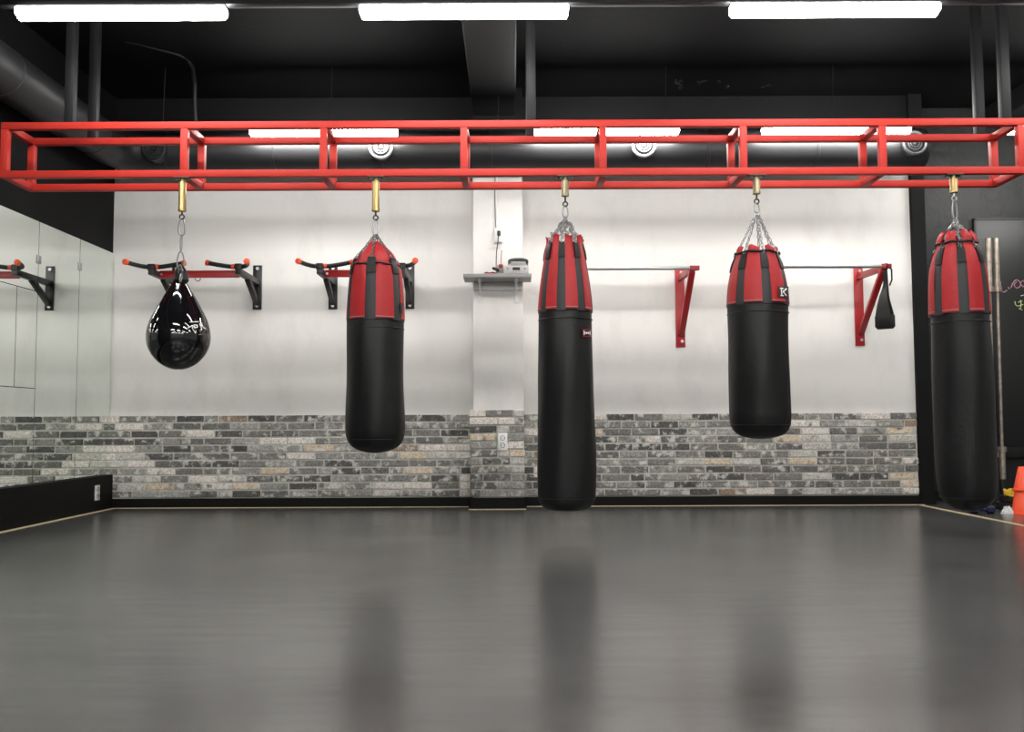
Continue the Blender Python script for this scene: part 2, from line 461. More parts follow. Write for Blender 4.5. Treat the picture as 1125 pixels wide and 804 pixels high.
# brick facing
def courses(mb, x0, x1, z0, z1, rows, yf, depth, L=0.2355, g=0.0125, seed=1, jit=0.004):
    rnd = random.Random(seed); p = (z1 - z0) / rows
    for r in range(rows):
        zc = z0 + (r + 0.5) * p
        x = x0 - (0.5 * L if r % 2 else 0.0) - rnd.uniform(0, 0.08)
        while x < x1:
            l = L * (0.5 if rnd.random() < 0.06 else rnd.uniform(0.97, 1.03))
            a, b = max(x, x0), min(x + l - g, x1)
            if b - a > 0.025:
                dy = rnd.uniform(-jit, jit); dz = rnd.uniform(-0.0015, 0.0015)
                mb.box(((a + b) / 2, yf + dy + depth / 2, zc + dz), (b - a, depth, p - g + rnd.uniform(-0.002, 0.002)), Matrix.Rotation(rnd.uniform(-0.004, 0.004), 3, 'Y'), bev=0.004)
            x += l
kx0, kx1 = at(516.3, 500, YC - 0.03).x, at(576.3, 500, YC - 0.03).x
BZ0, BZ1 = at(562, 545.3, WALL_Y).z, at(562, 454.5, WALL_Y).z
mb = MB(); courses(mb, XL + 0.004, kx0 - 0.003, BZ0, BZ1, 11, WALL_Y - 0.022, 0.03, seed=3)
courses(mb, kx1 + 0.003, XW - 0.002, BZ0, BZ1, 11, WALL_Y - 0.022, 0.03, seed=5)
struct('brick_facing', mb, 'brick', '', '', wb)
mb = MB(); mb.box(((XL + cx0) / 2, WALL_Y - 0.004, (BZ0 + BZ1) / 2), (cx0 - XL, 0.02, BZ1 - BZ0 - 0.01))
mb.box(((cx1 + XW) / 2, WALL_Y - 0.004, (BZ0 + BZ1) / 2), (XW - cx1 - 0.01, 0.02, BZ1 - BZ0 - 0.01))
struct('mortar', mb, 'mortar', '', '', wb)
CZ0, CZ1 = at(546, 546.3, YC).z, at(546, 449.5, YC).z
mb = MB(); rnd = random.Random(11)
rows = 11; p = (CZ1 - CZ0) / rows
splits = [[.28, .8], [.51, .83], [.5, .72], [.5], [.5], [.51, .72], [.22, .74], [.52, .76], [.24, .75], [.5], [.2, .73]]
for r in range(rows):
    cuts = [0] + splits[rows - 1 - r] + [1]
    for a, b in zip(cuts, cuts[1:]):
        xa = kx0 + (kx1 - kx0) * a + (0.005 if a > 0 else rnd.uniform(-.006, .004)); xb = kx0 + (kx1 - kx0) * b - (0.005 if b < 1 else rnd.uniform(-.004, .006))
        ya = YC - 0.024 + rnd.uniform(-.004, .004)
        mb.box(((xa + xb) / 2, (ya + WALL_Y) / 2, CZ0 + (r + .5) * p), (xb - xa, WALL_Y - ya - 0.002, p - 0.0125), Matrix.Rotation(rnd.uniform(-.004, .004), 3, 'Y'), bev=0.004)
struct('brick_facing', mb, 'brick', '', '', col)
struct('mortar', MB().box(((kx0 + kx1) / 2, (YC + WALL_Y) / 2 - 0.006, (CZ0 + CZ1) / 2), (kx1 - kx0 - 0.02, WALL_Y - YC + 0.012, CZ1 - CZ0 - 0.012)), 'mortar', '', '', col)

# baseboards and floor tape
def base(name, x0, x1, y, h, label, t=0.03):
    struct(name, MB().box(((x0 + x1) / 2, y - t / 2, h / 2), (x1 - x0, t, h), bev=0.003), 'plinth', label, 'baseboard')
base('baseboard_back', XL, kx0 + 0.001, WALL_Y, BZ0 - 0.004, 'black baseboard left of the column')
base('baseboard_back.001', kx1 - 0.005, XW + 0.13, WALL_Y - 0.001, BZ0 - 0.004, 'black baseboard right of the column')
struct('baseboard_column', MB().box(((kx0 + kx1) / 2, (YC + WALL_Y) / 2 - 0.016, CZ0 / 2), (kx1 - kx0 - 0.004, WALL_Y - YC + 0.03, CZ0 - 0.004), bev=0.003), 'plinth', 'black base around the foot of the column', 'baseboard')
base('baseboard_corner', XW + 0.12, XR, Y2, 0.09, 'black baseboard under the chalkboard')
def strip(name, x0, y0, x1, y1, w, label):
    struct(name, MB().bar((x0, y0, 0.002), (x1, y1, 0.002), w, 0.004), 'tape', label, 'floor strip')
strip('trim_2', XL + 0.06, WALL_Y - 0.05, kx0 - 0.02, WALL_Y - 0.05, 0.03, 'thin tan strip on the floor left of the column')
strip('trim_3', kx0 - 0.01, YC - 0.065, kx1 + 0.01, YC - 0.065, 0.03, 'short tan strip on the floor before the column')
strip('trim_4', kx1 + 0.02, WALL_Y - 0.05, XW + 0.02, WALL_Y - 0.05, 0.03, 'thin tan strip on the floor right of the column')
strip('trim_5', XL + 0.075, -1.0, XL + 0.075, WALL_Y - 0.06, 0.032, 'tan strip on the floor along the left plinth')
tr = atz(1060, 564.7, 0)
strip('trim_6', tr.x, 1.0, tr.x, WALL_Y - 0.06, 0.035, 'tan strip on the floor at the right edge of the mat')

# mirrors on a black plinth along the left wall
PZ = at(116, 521.5, 7.52).z
MZ = at(123, 277, 7.55).z
pl = struct('baseboard_left', MB().box((XL + 0.028, (2.0 + WALL_Y - 0.032) / 2, PZ / 2), (0.056, WALL_Y - 0.032 - 2.0, PZ), bev=0.003), 'plinth', 'tall black plinth under the left wall mirrors', 'baseboard')
def ymir(px): return 3.36 * F / (562.5 - px)
joints = [WALL_Y - 0.006, ymir(82.5), ymir(36.5), ymir(36.5) - 0.61, ymir(36.5) - 1.22, ymir(36.5) - 1.83]
def pane(y1, y0, z0, z1, label):
    t = thing('wall_mirror', label, 'mirror', (XL + 0.006, (y0 + y1) / 2, z0), 'mirror panes on the left wall')
    MB().box((XL + 0.005, (y0 + y1) / 2, (z0 + z1) / 2), (0.008, y1 - y0 - 0.006, z1 - z0 - 0.005)).build('glass', 'mirror', t, smooth=False)
    return t
t = pane(joints[0], joints[1], PZ, MZ, 'tall mirror pane in the corner next to the brick')
t = pane(joints[1], joints[2], PZ, MZ, 'second tall mirror pane from the corner')
MB().box((XL + 0.014, joints[1], at(83, 293, joints[1]).z), (0.006, 0.05, 0.06), bev=0.002).build('clip', 'steel', t)
zs = atz; zsplit = CAM_Z + (ray(20, 425.5).z / ray(20, 425.5).x) * (-3.36)
t = pane(joints[2], joints[3], PZ, zsplit, 'lower mirror pane third from the corner')
_q = ray(24, 316); ztop = CAM_Z + _q.z / _q.x * (-3.36)
t = pane(joints[2], ymir(13.5), zsplit, ztop, 'narrow middle mirror pane third from the corner')
pane(ymir(13.5), joints[3], zsplit, ztop, 'middle mirror pane at the left edge of the photo')
t = pane(joints[2], joints[3], ztop, MZ, 'upper mirror pane third from the corner')
MB().box((XL + 0.014, joints[2], at(41, 285, joints[2]).z), (0.006, 0.05, 0.06), bev=0.002).build('clip', 'steel', t)
pane(joints[3], joints[4], PZ, MZ, 'mirror pane fourth from the corner')
pane(joints[4], joints[5], PZ, MZ, 'mirror pane fifth from the corner')

# ------------------------------------------------------------------ wall sockets
def socket(label, c, normal, w=0.07, h=0.12, d=0.012):
    t = thing('wall_socket', label, 'socket', c)
    n = Vector(normal); s = Vector((0, 0, 1)).cross(n)
    R = Matrix((s, -n, Vector((0, 0, 1)))).transposed()
    c = Vector(c)
    MB().box(c + n * d / 2, (w, d, h), R, 0.003).build('plate', 'white_plastic', t)
    for k in (-1, 1):
        q = c + n * (d + 0.001) + Vector((0, 0, k * h * 0.21))
        pts = [q + s * (0.018 * math.cos(a)) + Vector((0, 0, 0.018 * math.sin(a))) for a in [2 * PI * i / 16 for i in range(16)]]
        MB().tube(pts, 0.002, 5, closed=True).tube([q - s * 0.009 - n * 0.002, q - s * 0.009 + n * 0.001], 0.003, 6).tube([q + s * 0.009 - n * 0.002, q + s * 0.009 + n * 0.001], 0.003, 6).build('outlet', 'black_plastic', t)
socket('white double wall socket on the brick of the column', at(552.3, 485, YC - 0.029), (0, -1, 0), 0.076, 0.14)
_y = ymir(108.5)
_zs = CAM_Z + (ray(108, 541).z / ray(108, 541).x) * (-3.3)
socket('white double socket on the black plinth under the mirrors', (XL + 0.056, 3.305 * F / (562.5 - 108.3), _zs), (1, 0, 0), 0.07, 0.12)

# ------------------------------------------------------------------ LED battens
def batten(xc, y, z, label, L=1.14):
    t = thing('led_batten', label, 'ceiling light', (xc, y, z), 'LED battens')
    mb = MB(); w = 0.066; h = 0.062
    pr = [(-w / 2, h), (-w / 2, h * 0.45), (-w * 0.36, h * 0.12), (-w * 0.15, 0), (w * 0.15, 0), (w * 0.36, h * 0.12), (w / 2, h * 0.45), (w / 2, h)]
    e = []
    for s in (-1, 1):
        e.append([mb.bm.verts.new((xc + s * (L / 2 - (0.012 if b < h * 0.3 else 0.0)), y + a, z + b)) for a, b in pr])
    n = len(pr)
    for k in range(n): mb.bm.faces.new((e[0][k], e[0][(k + 1) % n], e[1][(k + 1) % n], e[1][k]))
    mb.bm.faces.new(e[0]); mb.bm.faces.new(e[1][::-1])
    mb.build('diffuser', 'lamp', t, angle=60)
    MB().box((xc, y, z + h + 0.007), (L, 0.055, 0.013), bev=0.003).build('housing', 'grey_plastic', t)
    return t
Y1, YB = 4.86, 6.93
front = [(134, 13.5), (510, 12.5), (916.5, 9.5)]
back = [(356, 149), (665, 149), (918.5, 147.5)]
ZL = at(510, 20.3, Y1).z
for (px, py), w in zip(front, ('left', 'middle', 'right')):
    batten(at(px, py, Y1).x, Y1, ZL, f'bright white LED batten at the top of the photo, {w} of the three')
for (px, py), w in zip(back, ('left', 'middle', 'right')):
    batten(at(px, py, YB).x, YB, ZL, f'white LED batten seen through the red rig, {w} of the three far ones')
batten(at(916.5, 10, Y1).x + 1.95, Y1, ZL, 'white LED batten beyond the right edge of the front row')
batten(at(918, 150, YB).x + 1.9, YB, ZL, 'white LED batten beyond the right edge of the far row')
for i, y in enumerate((2.74, 0.62, -1.5, -3.5)):
    for j, x in enumerate(((-2.09, -0.25, 1.73, 3.7) if i % 2 else (-1.5, 0.6, 2.6))):
        batten(x, y, ZL, f'white LED batten behind the viewer, row {i + 1}, lamp {j + 1} from the left')
for nm, y in (('front row', Y1), ('far row', YB), ('first row behind the viewer', 2.74), ('second row behind the viewer', 0.62), ('third row behind the viewer', -1.5), ('last row behind the viewer', -3.5)):
    t = thing('lamp_track', f'long dark channel holding the LED battens of the {nm}', 'light track', ((XL + XR) / 2, y, ZL + 0.075), 'light tracks')
    MB().box(((-2.8 + XR - 0.1) / 2, y, ZL + 0.0945), (XR - 0.1 + 2.8, 0.06, 0.04), bev=0.004).build('channel', 'post', t)
    for k in range(7):
        x = -2.7 + k * 1.3
        MB().tube([(x, y, ZL + 0.11), (x + 0.01, y, ZC)], 0.003, 6).build('hanging_wire', 'black_plastic', t)

# ------------------------------------------------------------------ red rig
YR = 5.5; YRB = 5.5 * 1.056
SQ = 0.0435
zt, zb = at(562, 136.8, YR).z, at(562, 189.8, YR).z
t = thing('hanging_rig', 'long red steel box frame hung from the ceiling, carrying all the bags', 'rig', (0, (YR + YRB) / 2, zb - SQ / 2))
fx = [at(px, 165, YR).x for px in (6.2, 203, 355.5, 509.7, 662.3, 816.2, 969, 1120.8)]
xa, xb = fx[0] - SQ / 2, fx[-1] + SQ / 2
for y in (YR, YRB):
    for z in (zt, zb):
        MB().box(((xa + xb) / 2, y, z), (xb - xa, SQ, SQ), bev=0.003).build('rail', 'red_paint', t)
    for x in fx:
        MB().box((x, y, (zt + zb) / 2), (SQ * 0.98, SQ * 0.98, zt - zb - SQ), bev=0.002).build('upright', 'red_paint', t)
for x in fx:
    for z in (zt, zb):
        MB().box((x, (YR + YRB) / 2, z), (SQ * 0.98, YRB - YR - SQ, SQ * 0.98), bev=0.002).build('cross_tie', 'red_paint', t)
for px in (77.5, 583.5, 1104):
    x = at(px, 120, YR).x
    for y in (YR, YRB):
        o = MB().box((x, y, (zt + SQ / 2 + ZC) / 2), (0.056, 0.05, ZC - zt - SQ / 2), bev=0.003).build('drop_post', 'post', t)
        o['label'] = 'dark grey post up to the ceiling'

# ------------------------------------------------------------------ duct
RD = 0.155; YD = 7.2
zd = at(562, 166, YD).z
xd = at(127, 163, YD).x + 0.03
xe = at(1013, 163, YD).x
t = thing('air_duct', 'round black air duct along the back wall and left wall with four round nozzles', 'duct', ((xd + xe) / 2, YD, zd - RD))
pts = [(xe, YD, zd)] + [(xd + 0.25, YD, zd)]
for k in range(1, 8):
    a = PI / 2 * k / 8
    pts.append((xd + 0.25 - 0.25 * math.sin(a), YD - 0.25 + 0.25 * math.cos(a), zd))
pts += [(xd, YD - 0.25, zd), (xd, 0.5, zd)]
MB().tube(pts, RD, 40).build('pipe', 'duct', t)
for k in range(8):
    mb = MB(); x = xd + 0.4 + k * (xe - xd - 0.42) / 7
    mb.lathe([(-0.012, RD + 0.001), (-0.010, RD + 0.005), (0.010, RD + 0.005), (0.012, RD + 0.001)], (x, YD, zd), 40, 'x').build('joint_band', 'duct', t)
for k in range(4):
    mb = MB()
    y = YD - 0.5 - k * 1.2
    mb.lathe([(-0.012, RD + 0.001), (-0.010, RD + 0.005), (0.010, RD + 0.005), (0.012, RD + 0.001)], (xd, y, zd), 40, 'y').build('joint_band', 'duct', t)
for px, py in ((169, 163.5), (418.4, 161.5), (707.3, 159.5), (1005, 157)):
    c = at(px, py, YD - RD - 0.05)
    nz = MB().lathe([(0.16, 0.085), (0.02, 0.088), (0.0, 0.09)], c, 32, 'y').build('nozzle', 'duct', t)
    pr = [(0.02, 0.072), (-0.008, 0.078), (-0.016, 0.086), (-0.010, 0.095), (0.012, 0.094)]
    mb = MB(); c2 = c
    ring = []
    n = 36
    for z, r in pr:
        ring.append([mb.bm.verts.new((c2.x + r * math.sin(2 * PI * k / n), c2.y + z, c2.z + r * math.cos(2 * PI * k / n))) for k in range(n)])
    for i in range(len(pr)):
        A, B = ring[i], ring[(i + 1) % len(pr)]
        for k in range(n): mb.bm.faces.new((A[k], A[(k + 1) % n], B[(k + 1) % n], B[k]))
    mb.build('outer_ring', 'duct' if px < 200 else ('ring_shaded' if px > 900 else 'ring'), nz)  # last nozzle takes the ring copy darkened to look less lit
    mb = MB()
    for r in (0.052, 0.034):
        mb.tube([(c.x + r * math.sin(a), c.y - 0.006, c.z + r * math.cos(a)) for a in [2 * PI * k / 28 for k in range(28)]], 0.0045, 6, closed=True)
    mb.lathe([(-0.016, 0.0), (-0.014, 0.012), (0.0, 0.018), (0.03, 0.02)], c, 20, 'y')
    mb.build('inner_vane', 'duct' if px < 200 else ('ring_shaded' if px > 900 else 'ring'), nz)
# small conduit across the ceiling at the left
pts = [at(108, 39, 6.38), at(150, 46, 6.48), at(196, 59, 6.68), at(206, 64, 6.78), at(212, 75, 6.9), at(214, 92, 7.05), at(214, 118, 7.12)]
pts.append(Vector((pts[-1].x, 7.17, zd + 0.14)))
tag(MB().tube(pts, 0.017, 10).build('conduit', 'duct'), 'thin dark conduit bending down from the ceiling to the black duct', 'conduit')

# ------------------------------------------------------------------ bags
K = YR / F                                            # metres per pixel at the rig

def catmull(P, n=6):
    out = []
    for i in range(len(P) - 1):
        p0 = P[max(i - 1, 0)]; p1 = P[i]; p2 = P[i + 1]; p3 = P[min(i + 2, len(P) - 1)]
        for k in range(n):
            t = k / n
            q = []
            for a, b, c, d in zip(p0, p1, p2, p3):
                q.append(0.5 * ((2 * b) + (c - a) * t + (2 * a - 5 * b + 4 * c - d) * t * t + (3 * b - a - 3 * c + d) * t ** 3))
            out.append(tuple(q))
    out.append(tuple(P[-1])); return out

def hanger(px, y_plate, y_bot, y_hook, label, brass):
    p = at(px, y_plate, YR)
    t = thing('bag_hanger', label, 'hanger', (p.x, YR, zb - SQ / 2 - (y_bot - y_plate) * K), 'gold bag hangers under the red rig')
    zp = zb - SQ / 2
    mb = MB().box((p.x, YR, zp - 0.005), (0.10, 0.058, 0.009), bev=0.002)
    for sx in (-1, 1): mb.tube([(p.x + sx * 0.04, YR - 0.014, zp - 0.02), (p.x + sx * 0.04, YR - 0.014, zp)], 0.006, 6)
    mb.build('mount_plate', 'steel_dark', t)
    z1 = zp - 0.010; z0 = at(px, y_bot, YR).z; r = 0.0225
    MB().lathe([(z1 - 0.0, 0.014), (z1 - 0.016, 0.014), (z1 - 0.018, r * .9), (z1 - 0.022, r), (z0 + 0.02, r), (z0 + 0.018, r * 1.06), (z0 + 0.002, r * 1.06), (z0, r * 0.8)], (p.x, YR, 0), 28).build('spring_housing', brass, t)
    zh = at(px, y_hook, YR).z
    mb = MB().tube([(p.x, YR, z0 + 0.01), (p.x, YR, zh + 0.028)], 0.006, 8)
    mb.tube([(p.x + 0.014 * math.sin(a), YR, zh + 0.016 - 0.014 * math.cos(a)) for a in [2 * PI * k / 14 for k in range(14)]], 0.005, 7, closed=True)
    mb.build('eye_bolt', 'chain' if px > 1000 else 'steel_dark', t)
    return p.x, zh

def carabiner(x, z1, z0, parent, w=0.042, m='chain', ang=0.35):
    pts = []; n = 20; cz = (z0 + z1) / 2; hh = (z1 - z0) / 2
    for k in range(n):
        a = 2 * PI * k / n
        ww = w / 2 * (0.78 - 0.22 * math.cos(a))
        xx = ww * math.copysign(abs(math.sin(a)) ** 0.7, math.sin(a)); zz = hh * math.cos(a)
        pts.append(Vector((x + xx * math.cos(ang), YR + xx * math.sin(ang), cz + zz)))
    return MB().tube(pts, 0.0046, 8, closed=True).build('carabiner', m, parent)

def heavy_bag(label, xc, prof, nstrap, phase, swid, y_red, y_top, fold, zhook, xhook, car, gather, chain_m, slack=0.0, hood=None, tab=None, tilt=0.0, xy=None, band=None):
    zf = lambda y: at(xc, y, YR).z
    X = at(xc, xy or prof[len(prof) // 2][0], YR).x
    if xhook is None: xhook = X
    K = YR / F / math.sqrt(1 + ((xc - 562.5) / F) ** 2)      # seen off axis a round thing looks wider
    P = [(zf(y), hw * K) for y, hw in prof]
    S = catmull(P, 5)
    zbm = S[-1][0]
    root = thing('punching_bag', label, 'punching bag', (X, YR, zbm), 'punching bags hanging from the red rig')
    def rad(z):
        for (za, ra), (zc_, rc) in zip(S, S[1:]):
            if zc_ <= z <= za: return ra + (rc - ra) * (za - z) / max(za - zc_, 1e-6)
        return S[0][1] if z > S[0][0] else S[-1][1]
    ctr = (X, YR, 0)
    zr, zt_ = zf(y_red), zf(y_top)
    rnd = random.Random(int(xc))
    a1, a2, a3 = rnd.uniform(0, 6), rnd.uniform(0, 6), rnd.uniform(0, 6)
    def lump(z, th): return 0.0028 * math.sin(2 * th + a1 + z * 6) + 0.0022 * math.sin(7 * th + a2 - z * 5) + 0.0015 * math.sin(11 * z + a3)
    # filled body up to just inside the mouth
    body = [(z, r - 0.003) for z, r in S if z <= zt_ + 1e-6]
    body = [(body[0][0], 0.0)] + [(body[0][0] - 0.004, body[0][1] * 0.6)] + body
    MB().lathe(body, ctr, 72, fn=lambda z, th: lump(z, th) if z < zt_ - 0.01 and z > zbm + 0.02 else 0).build('body', 'black_vinyl', root, angle=70)
    # a stitched collar where the red panels end, and a bottom seam
    def ringfold(z, off, r): return [Vector((X + (rad(z) + off) * math.sin(a), YR - (rad(z) + off) * math.cos(a), z)) for a in [2 * PI * k / 64 for k in range(64)]]
    MB().tube(ringfold(zr - 0.055, -0.001, 0), 0.0028, 6, closed=True).tube(ringfold(zr - 0.008, 0.000, 0), 0.003, 6, closed=True).build('collar_seam', 'black_vinyl', root)
    zq = zbm + 0.17 if len(prof) > 3 else zbm + 0.1
    MB().tube(ringfold(zbm + 0.085, -0.0005, 0), 0.0022, 6, closed=True).build('bottom_seam', 'black_vinyl', root)
    # red panels between the straps
    fp = [(zr, rad(zr))] + [(zr + (zt_ - zr) * k / 9, rad(zr + (zt_ - zr) * k / 9)) for k in range(1, 10)] + [(zf(y), hw * K) for y, hw in fold]
    nv = len(fp) - 1
    step = 2 * PI / nstrap; sw = math.radians(swid)
    for i in range(nstrap):
        th0 = math.radians(phase) + i * step + sw / 2 - 0.02; th1 = math.radians(phase) + (i + 1) * step - sw / 2 + 0.02
        ph = rnd.uniform(0, 6)
        def fn(th, v, s, ph=ph):
            k = min(int(v * nv), nv - 1); q = v * nv - k
            z = fp[k][0] + (fp[k + 1][0] - fp[k][0]) * q; r = fp[k][1] + (fp[k + 1][1] - fp[k][1]) * q
            up = max(0.0, (v - 0.45) / 0.55)
            return z + up ** 2 * 0.008 * math.sin(5 * s + ph), r + 0.0045 + 0.010 * up ** 1.5 * math.sin(PI * s) + 0.004 * up * math.sin(9 * s + ph) - 0.0
        pn = MB().patch(ctr, fn, th0, th1, 0, 1, 12, max(16, nv * 2), 0.005).build('red_panel', 'red_vinyl', root, angle=60)
        ws = []
        for s in [k / 12 for k in range(13)]:
            th = th0 + (th1 - th0) * s; z, r = fn(th, 0.02, s)
            ws.append((X + (r + .0005) * math.sin(th), YR - (r + .0005) * math.cos(th), z))
        MB().tube(ws, 0.0016, 5).build('stitching', 'stitch', pn)
    # straps with folded ends and chains
    zs_top = zf(tab) if tab else zt_
    for i in range(nstrap):
        th = math.radians(phase) + i * step
        def fs(a, v, s): 
            z = zr - 0.012 + (zs_top - zr + 0.012) * v
            return z, rad(z) + 0.0025 + 0.001 * math.cos(6 * (s - .5))
        st = MB().patch(ctr, fs, th - sw / 2, th + sw / 2, 0, 1, 6, 18, 0.006).build('strap', 'strap', root, angle=60)
        def ft(a, v, s):
            z = zs_top - 0.085 + 0.095 * v
            return z, rad(min(z, S[0][0])) + 0.011 + 0.003 * math.sin(PI * v)
        w = sw * 0.42
        MB().patch(ctr, ft, th - w, th + w, 0, 1, 5, 8, 0.010).build('strap_tab', 'strap_tab', st, angle=60)
        z = zs_top + 0.008; r = rad(min(z, S[0][0])) + 0.010
        a = Vector((X + r * math.sin(th), YR - r * math.cos(th), z)); g = Vector((xhook, YR, zf(gather)))
        mid = a.lerp(g, 0.5)
        if slack:
            out = Vector((math.sin(th), -math.cos(th), 0))
            pts = [g + out * 0.006]
            for q in range(1, 8):
                tt = q / 8
                pts.append(g.lerp(a, tt) + Vector((slack * math.sin(q * 2.3 + i), slack * math.cos(q * 1.9 + 2 * i), 0.6 * slack * math.sin(q * 2.9 + i))))
            pts.append(a)
        else:
            pts = [g + Vector((math.sin(th), -math.cos(th), 0)) * 0.006, mid + Vector((0, 0, -0.004)), a]
        MB().chain(pts, 0.030, 0.020, 0.0031).build('chain', chain_m, root)
    # draw cord round the mouth
    if band:
        yb, hwb = band
        pts = []
        for k in range(96):
            th = 2 * PI * k / 96; d = ((th - math.radians(phase)) / step) % 1.0
            r = hwb * K + 0.006 + 0.012 * math.sin(PI * d)
            pts.append((X + r * math.sin(th), YR - r * math.cos(th), zf(yb) + 0.003 * math.sin(7 * th)))
        MB().tube(pts, 0.0075, 7, closed=True).build('draw_cord', 'strap_tab', root)
    if hood:
        H = catmull([(zf(y), hw * K) for y, hw in hood], 4)
        def pleat(z, th): return 0.005 * math.sin(nstrap * (th - math.radians(phase)) - PI / 2) + 0.002 * math.sin(2.3 * nstrap * th)
        MB().lathe(H + [(H[-1][0], H[-1][1] * 0.5)], ctr, 96, fn=pleat).build('hood', 'red_vinyl', root, angle=70)
    carabiner(xhook, zhook + 0.008, zf(car) - 0.004, root, m=chain_m if chain_m == 'chain' else 'chain')
    if tilt: root.rotation_euler.y = tilt
    return root, X, rad, zf

# hangers
h1 = hanger(200.7, 196, 232.5, 241, 'long gold spring hanger over the black teardrop bag', 'brass')
h2 = hanger(413, 196, 232.5, 242, 'long gold spring hanger over the red hooded bag left of the column', 'brass')
h3 = hanger(620.8, 196, 216, 227, 'short dull gold hanger over the tallest bag right of the shelf', 'brass_dull')
h4 = hanger(830.8, 193, 213.5, 224, 'short dull gold hanger over the shortest red and black bag', 'brass_dull')
h5 = hanger(1047.4, 193, 212, 221, 'short bright gold hanger over the far right bag', 'brass')

# bag 2
b2 = heavy_bag('black punching bag with a closed red hood, left of the column', 412.3,
    [(290, 23.5), (297, 26.5), (312, 29.2), (335, 31), (352, 31.6), (400, 32.3), (445, 33), (468, 33), (481, 31.5), (490, 26), (496, 14), (498, 0)],
    6, -2.5, 24, 352, 297, [(294.5, 25.8), (291, 24.6)], h2[1], h2[0], 258, 258, 'chain_dark', tab=288,
    hood=[(266, 5.5), (271, 10), (279, 18), (286, 22), (291, 23.6), (296, 24)], band=(293.3, 24.4))
# bag 3
b3 = heavy_bag('tallest and thinnest punching bag, red topped, in the middle right of the column', 622,
    [(266, 18.0), (276, 20.5), (292, 23.5), (311, 26.6), (341, 29.6), (400, 31), (460, 31.8), (520, 32.2), (545, 31.8), (554, 29), (559.5, 20), (562, 0)],
    8, -12, 21, 342, 270, [(265, 18.6), (261.5, 19.2)], h3[1], h3[0], 238, 239, 'chain', slack=0.014, tab=271)
# bag 4
b4 = heavy_bag('shortest punching bag, red topped with a square K label', 834.6,
    [(279, 21.5), (286, 24.5), (297, 28.5), (312, 32), (335, 34.2), (380, 34.5), (440, 34.6), (460, 34.4), (471, 31.5), (478, 24), (481, 13), (482.3, 0)],
    7, 2.3, 20, 335, 283, [(278.5, 22.3), (275.5, 21.6), (273, 19.5)], h4[1], h4[0], 233, 234, 'chain', tab=283, band=(279.5, 22.0))
# bag 5
b5 = heavy_bag('punching bag with red petal top at the far right, before the black wall', 1063,
    [(270, 20.5), (280, 26), (302, 32), (344.5, 34.2), (400, 34.6), (450, 34.8), (500, 35.0), (530, 34.6), (547, 31.5), (556, 22), (560, 11), (561.5, 0)],
    7, -17, 22, 345, 272, [(268.5, 21.5), (264, 21), (259, 18), (255, 13.5)], h5[1], None, 240, 241, 'chain', slack=0.010, tab=277, band=(268.5, 20.6), xy=530)
# its foot has swung a little to the right: lean the whole bag so that its carabiner meets the hook
b5[0].rotation_euler.y = -math.atan2(b5[1] - h5[0], h5[1] - b5[0].location.z)

def on_bag(bag, px, py, off):                        # point of a bag's front at a pixel
    root, X, rad, zf = bag
    Y = YR - 0.15
    for _ in range(12):
        p = at(px, py, Y); r = rad(p.z) + off
        q = max(-0.985, min(0.985, (p.x - X) / r))
        Y = YR - r * math.sqrt(1 - q * q)
    return Vector((X + r * q, Y, p.z))

def label_patch(bag, x0, x1, y0, y1, off, m, name='label'):
    mb = MB(); n = 6
    A = [[mb.bm.verts.new(on_bag(bag, x0 + (x1 - x0) * i / n, y0 + (y1 - y0) * j / n, off)) for i in range(n + 1)] for j in range(n + 1)]
    B = [[mb.bm.verts.new(on_bag(bag, x0 + (x1 - x0) * i / n, y0 + (y1 - y0) * j / n, off - 0.006)) for i in range(n + 1)] for j in range(n + 1)]
    for j in range(n):
        for i in range(n):
            mb.bm.faces.new((A[j][i], A[j][i + 1], A[j + 1][i + 1], A[j + 1][i])); mb.bm.faces.new((B[j][i], B[j + 1][i], B[j + 1][i + 1], B[j][i + 1]))
    for k in range(n):
        for q in ((A[0][k], A[0][k + 1], B[0][k + 1], B[0][k]), (A[n][k], A[n][k + 1], B[n][k + 1], B[n][k]), (A[k][0], A[k + 1][0], B[k + 1][0], B[k][0]), (A[k][n], A[k + 1][n], B[k + 1][n], B[k][n])):
            mb.bm.faces.new(q)
    return mb.build(name, m, bag[0])

def strokes(bag, lines, off, w, m, parent, name='lettering'):
    mb = MB()
    for ln in lines:
        pts = []
        for (xa_, ya_), (xb_, yb_) in zip(ln, ln[1:]):
            for k in range(5): pts.append(on_bag(bag, xa_ + (xb_ - xa_) * k / 5, ya_ + (yb_ - ya_) * k / 5, off))
        pts.append(on_bag(bag, *ln[-1], off))
        mb.tube(pts, w * K, 6)
    return mb.build(name, m, parent)

lb = label_patch(b4, 855.0, 866.3, 314.5, 326.2, 0.0135, 'label')
strokes(b4, [[(858.3, 316.5), (858.9, 324.6)], [(857.0, 316.6), (860.2, 316.8)], [(857.6, 324.6), (860.6, 324.8)], [(863.6, 317.6), (860.0, 320.6)], [(860.4, 320.4), (863.8, 324.9)], [(862.4, 317.2), (864.2, 317.6)]], 0.0140, 0.75, 'print', lb)
lb = label_patch(b3, 640.2, 649.6, 361.6, 370.0, 0.0035, 'red_dark')
label_in = label_patch(b3, 640.9, 648.9, 362.2, 369.2, 0.0045, 'label', 'label_face')
strokes(b3, [[(641.8, 363.0), (641.9, 368.0)], [(644.2, 364.6), (644.3, 367.0)], [(646.2, 364.6), (646.2, 367.0)], [(648.0, 363.6), (648.1, 368.2)], [(641.8, 365.6), (648.0, 365.8)]], 0.0050, 0.55, 'print', lb)
lb = label_patch(b2, 440.0, 442.6, 333, 344, 0.0105, 'label')

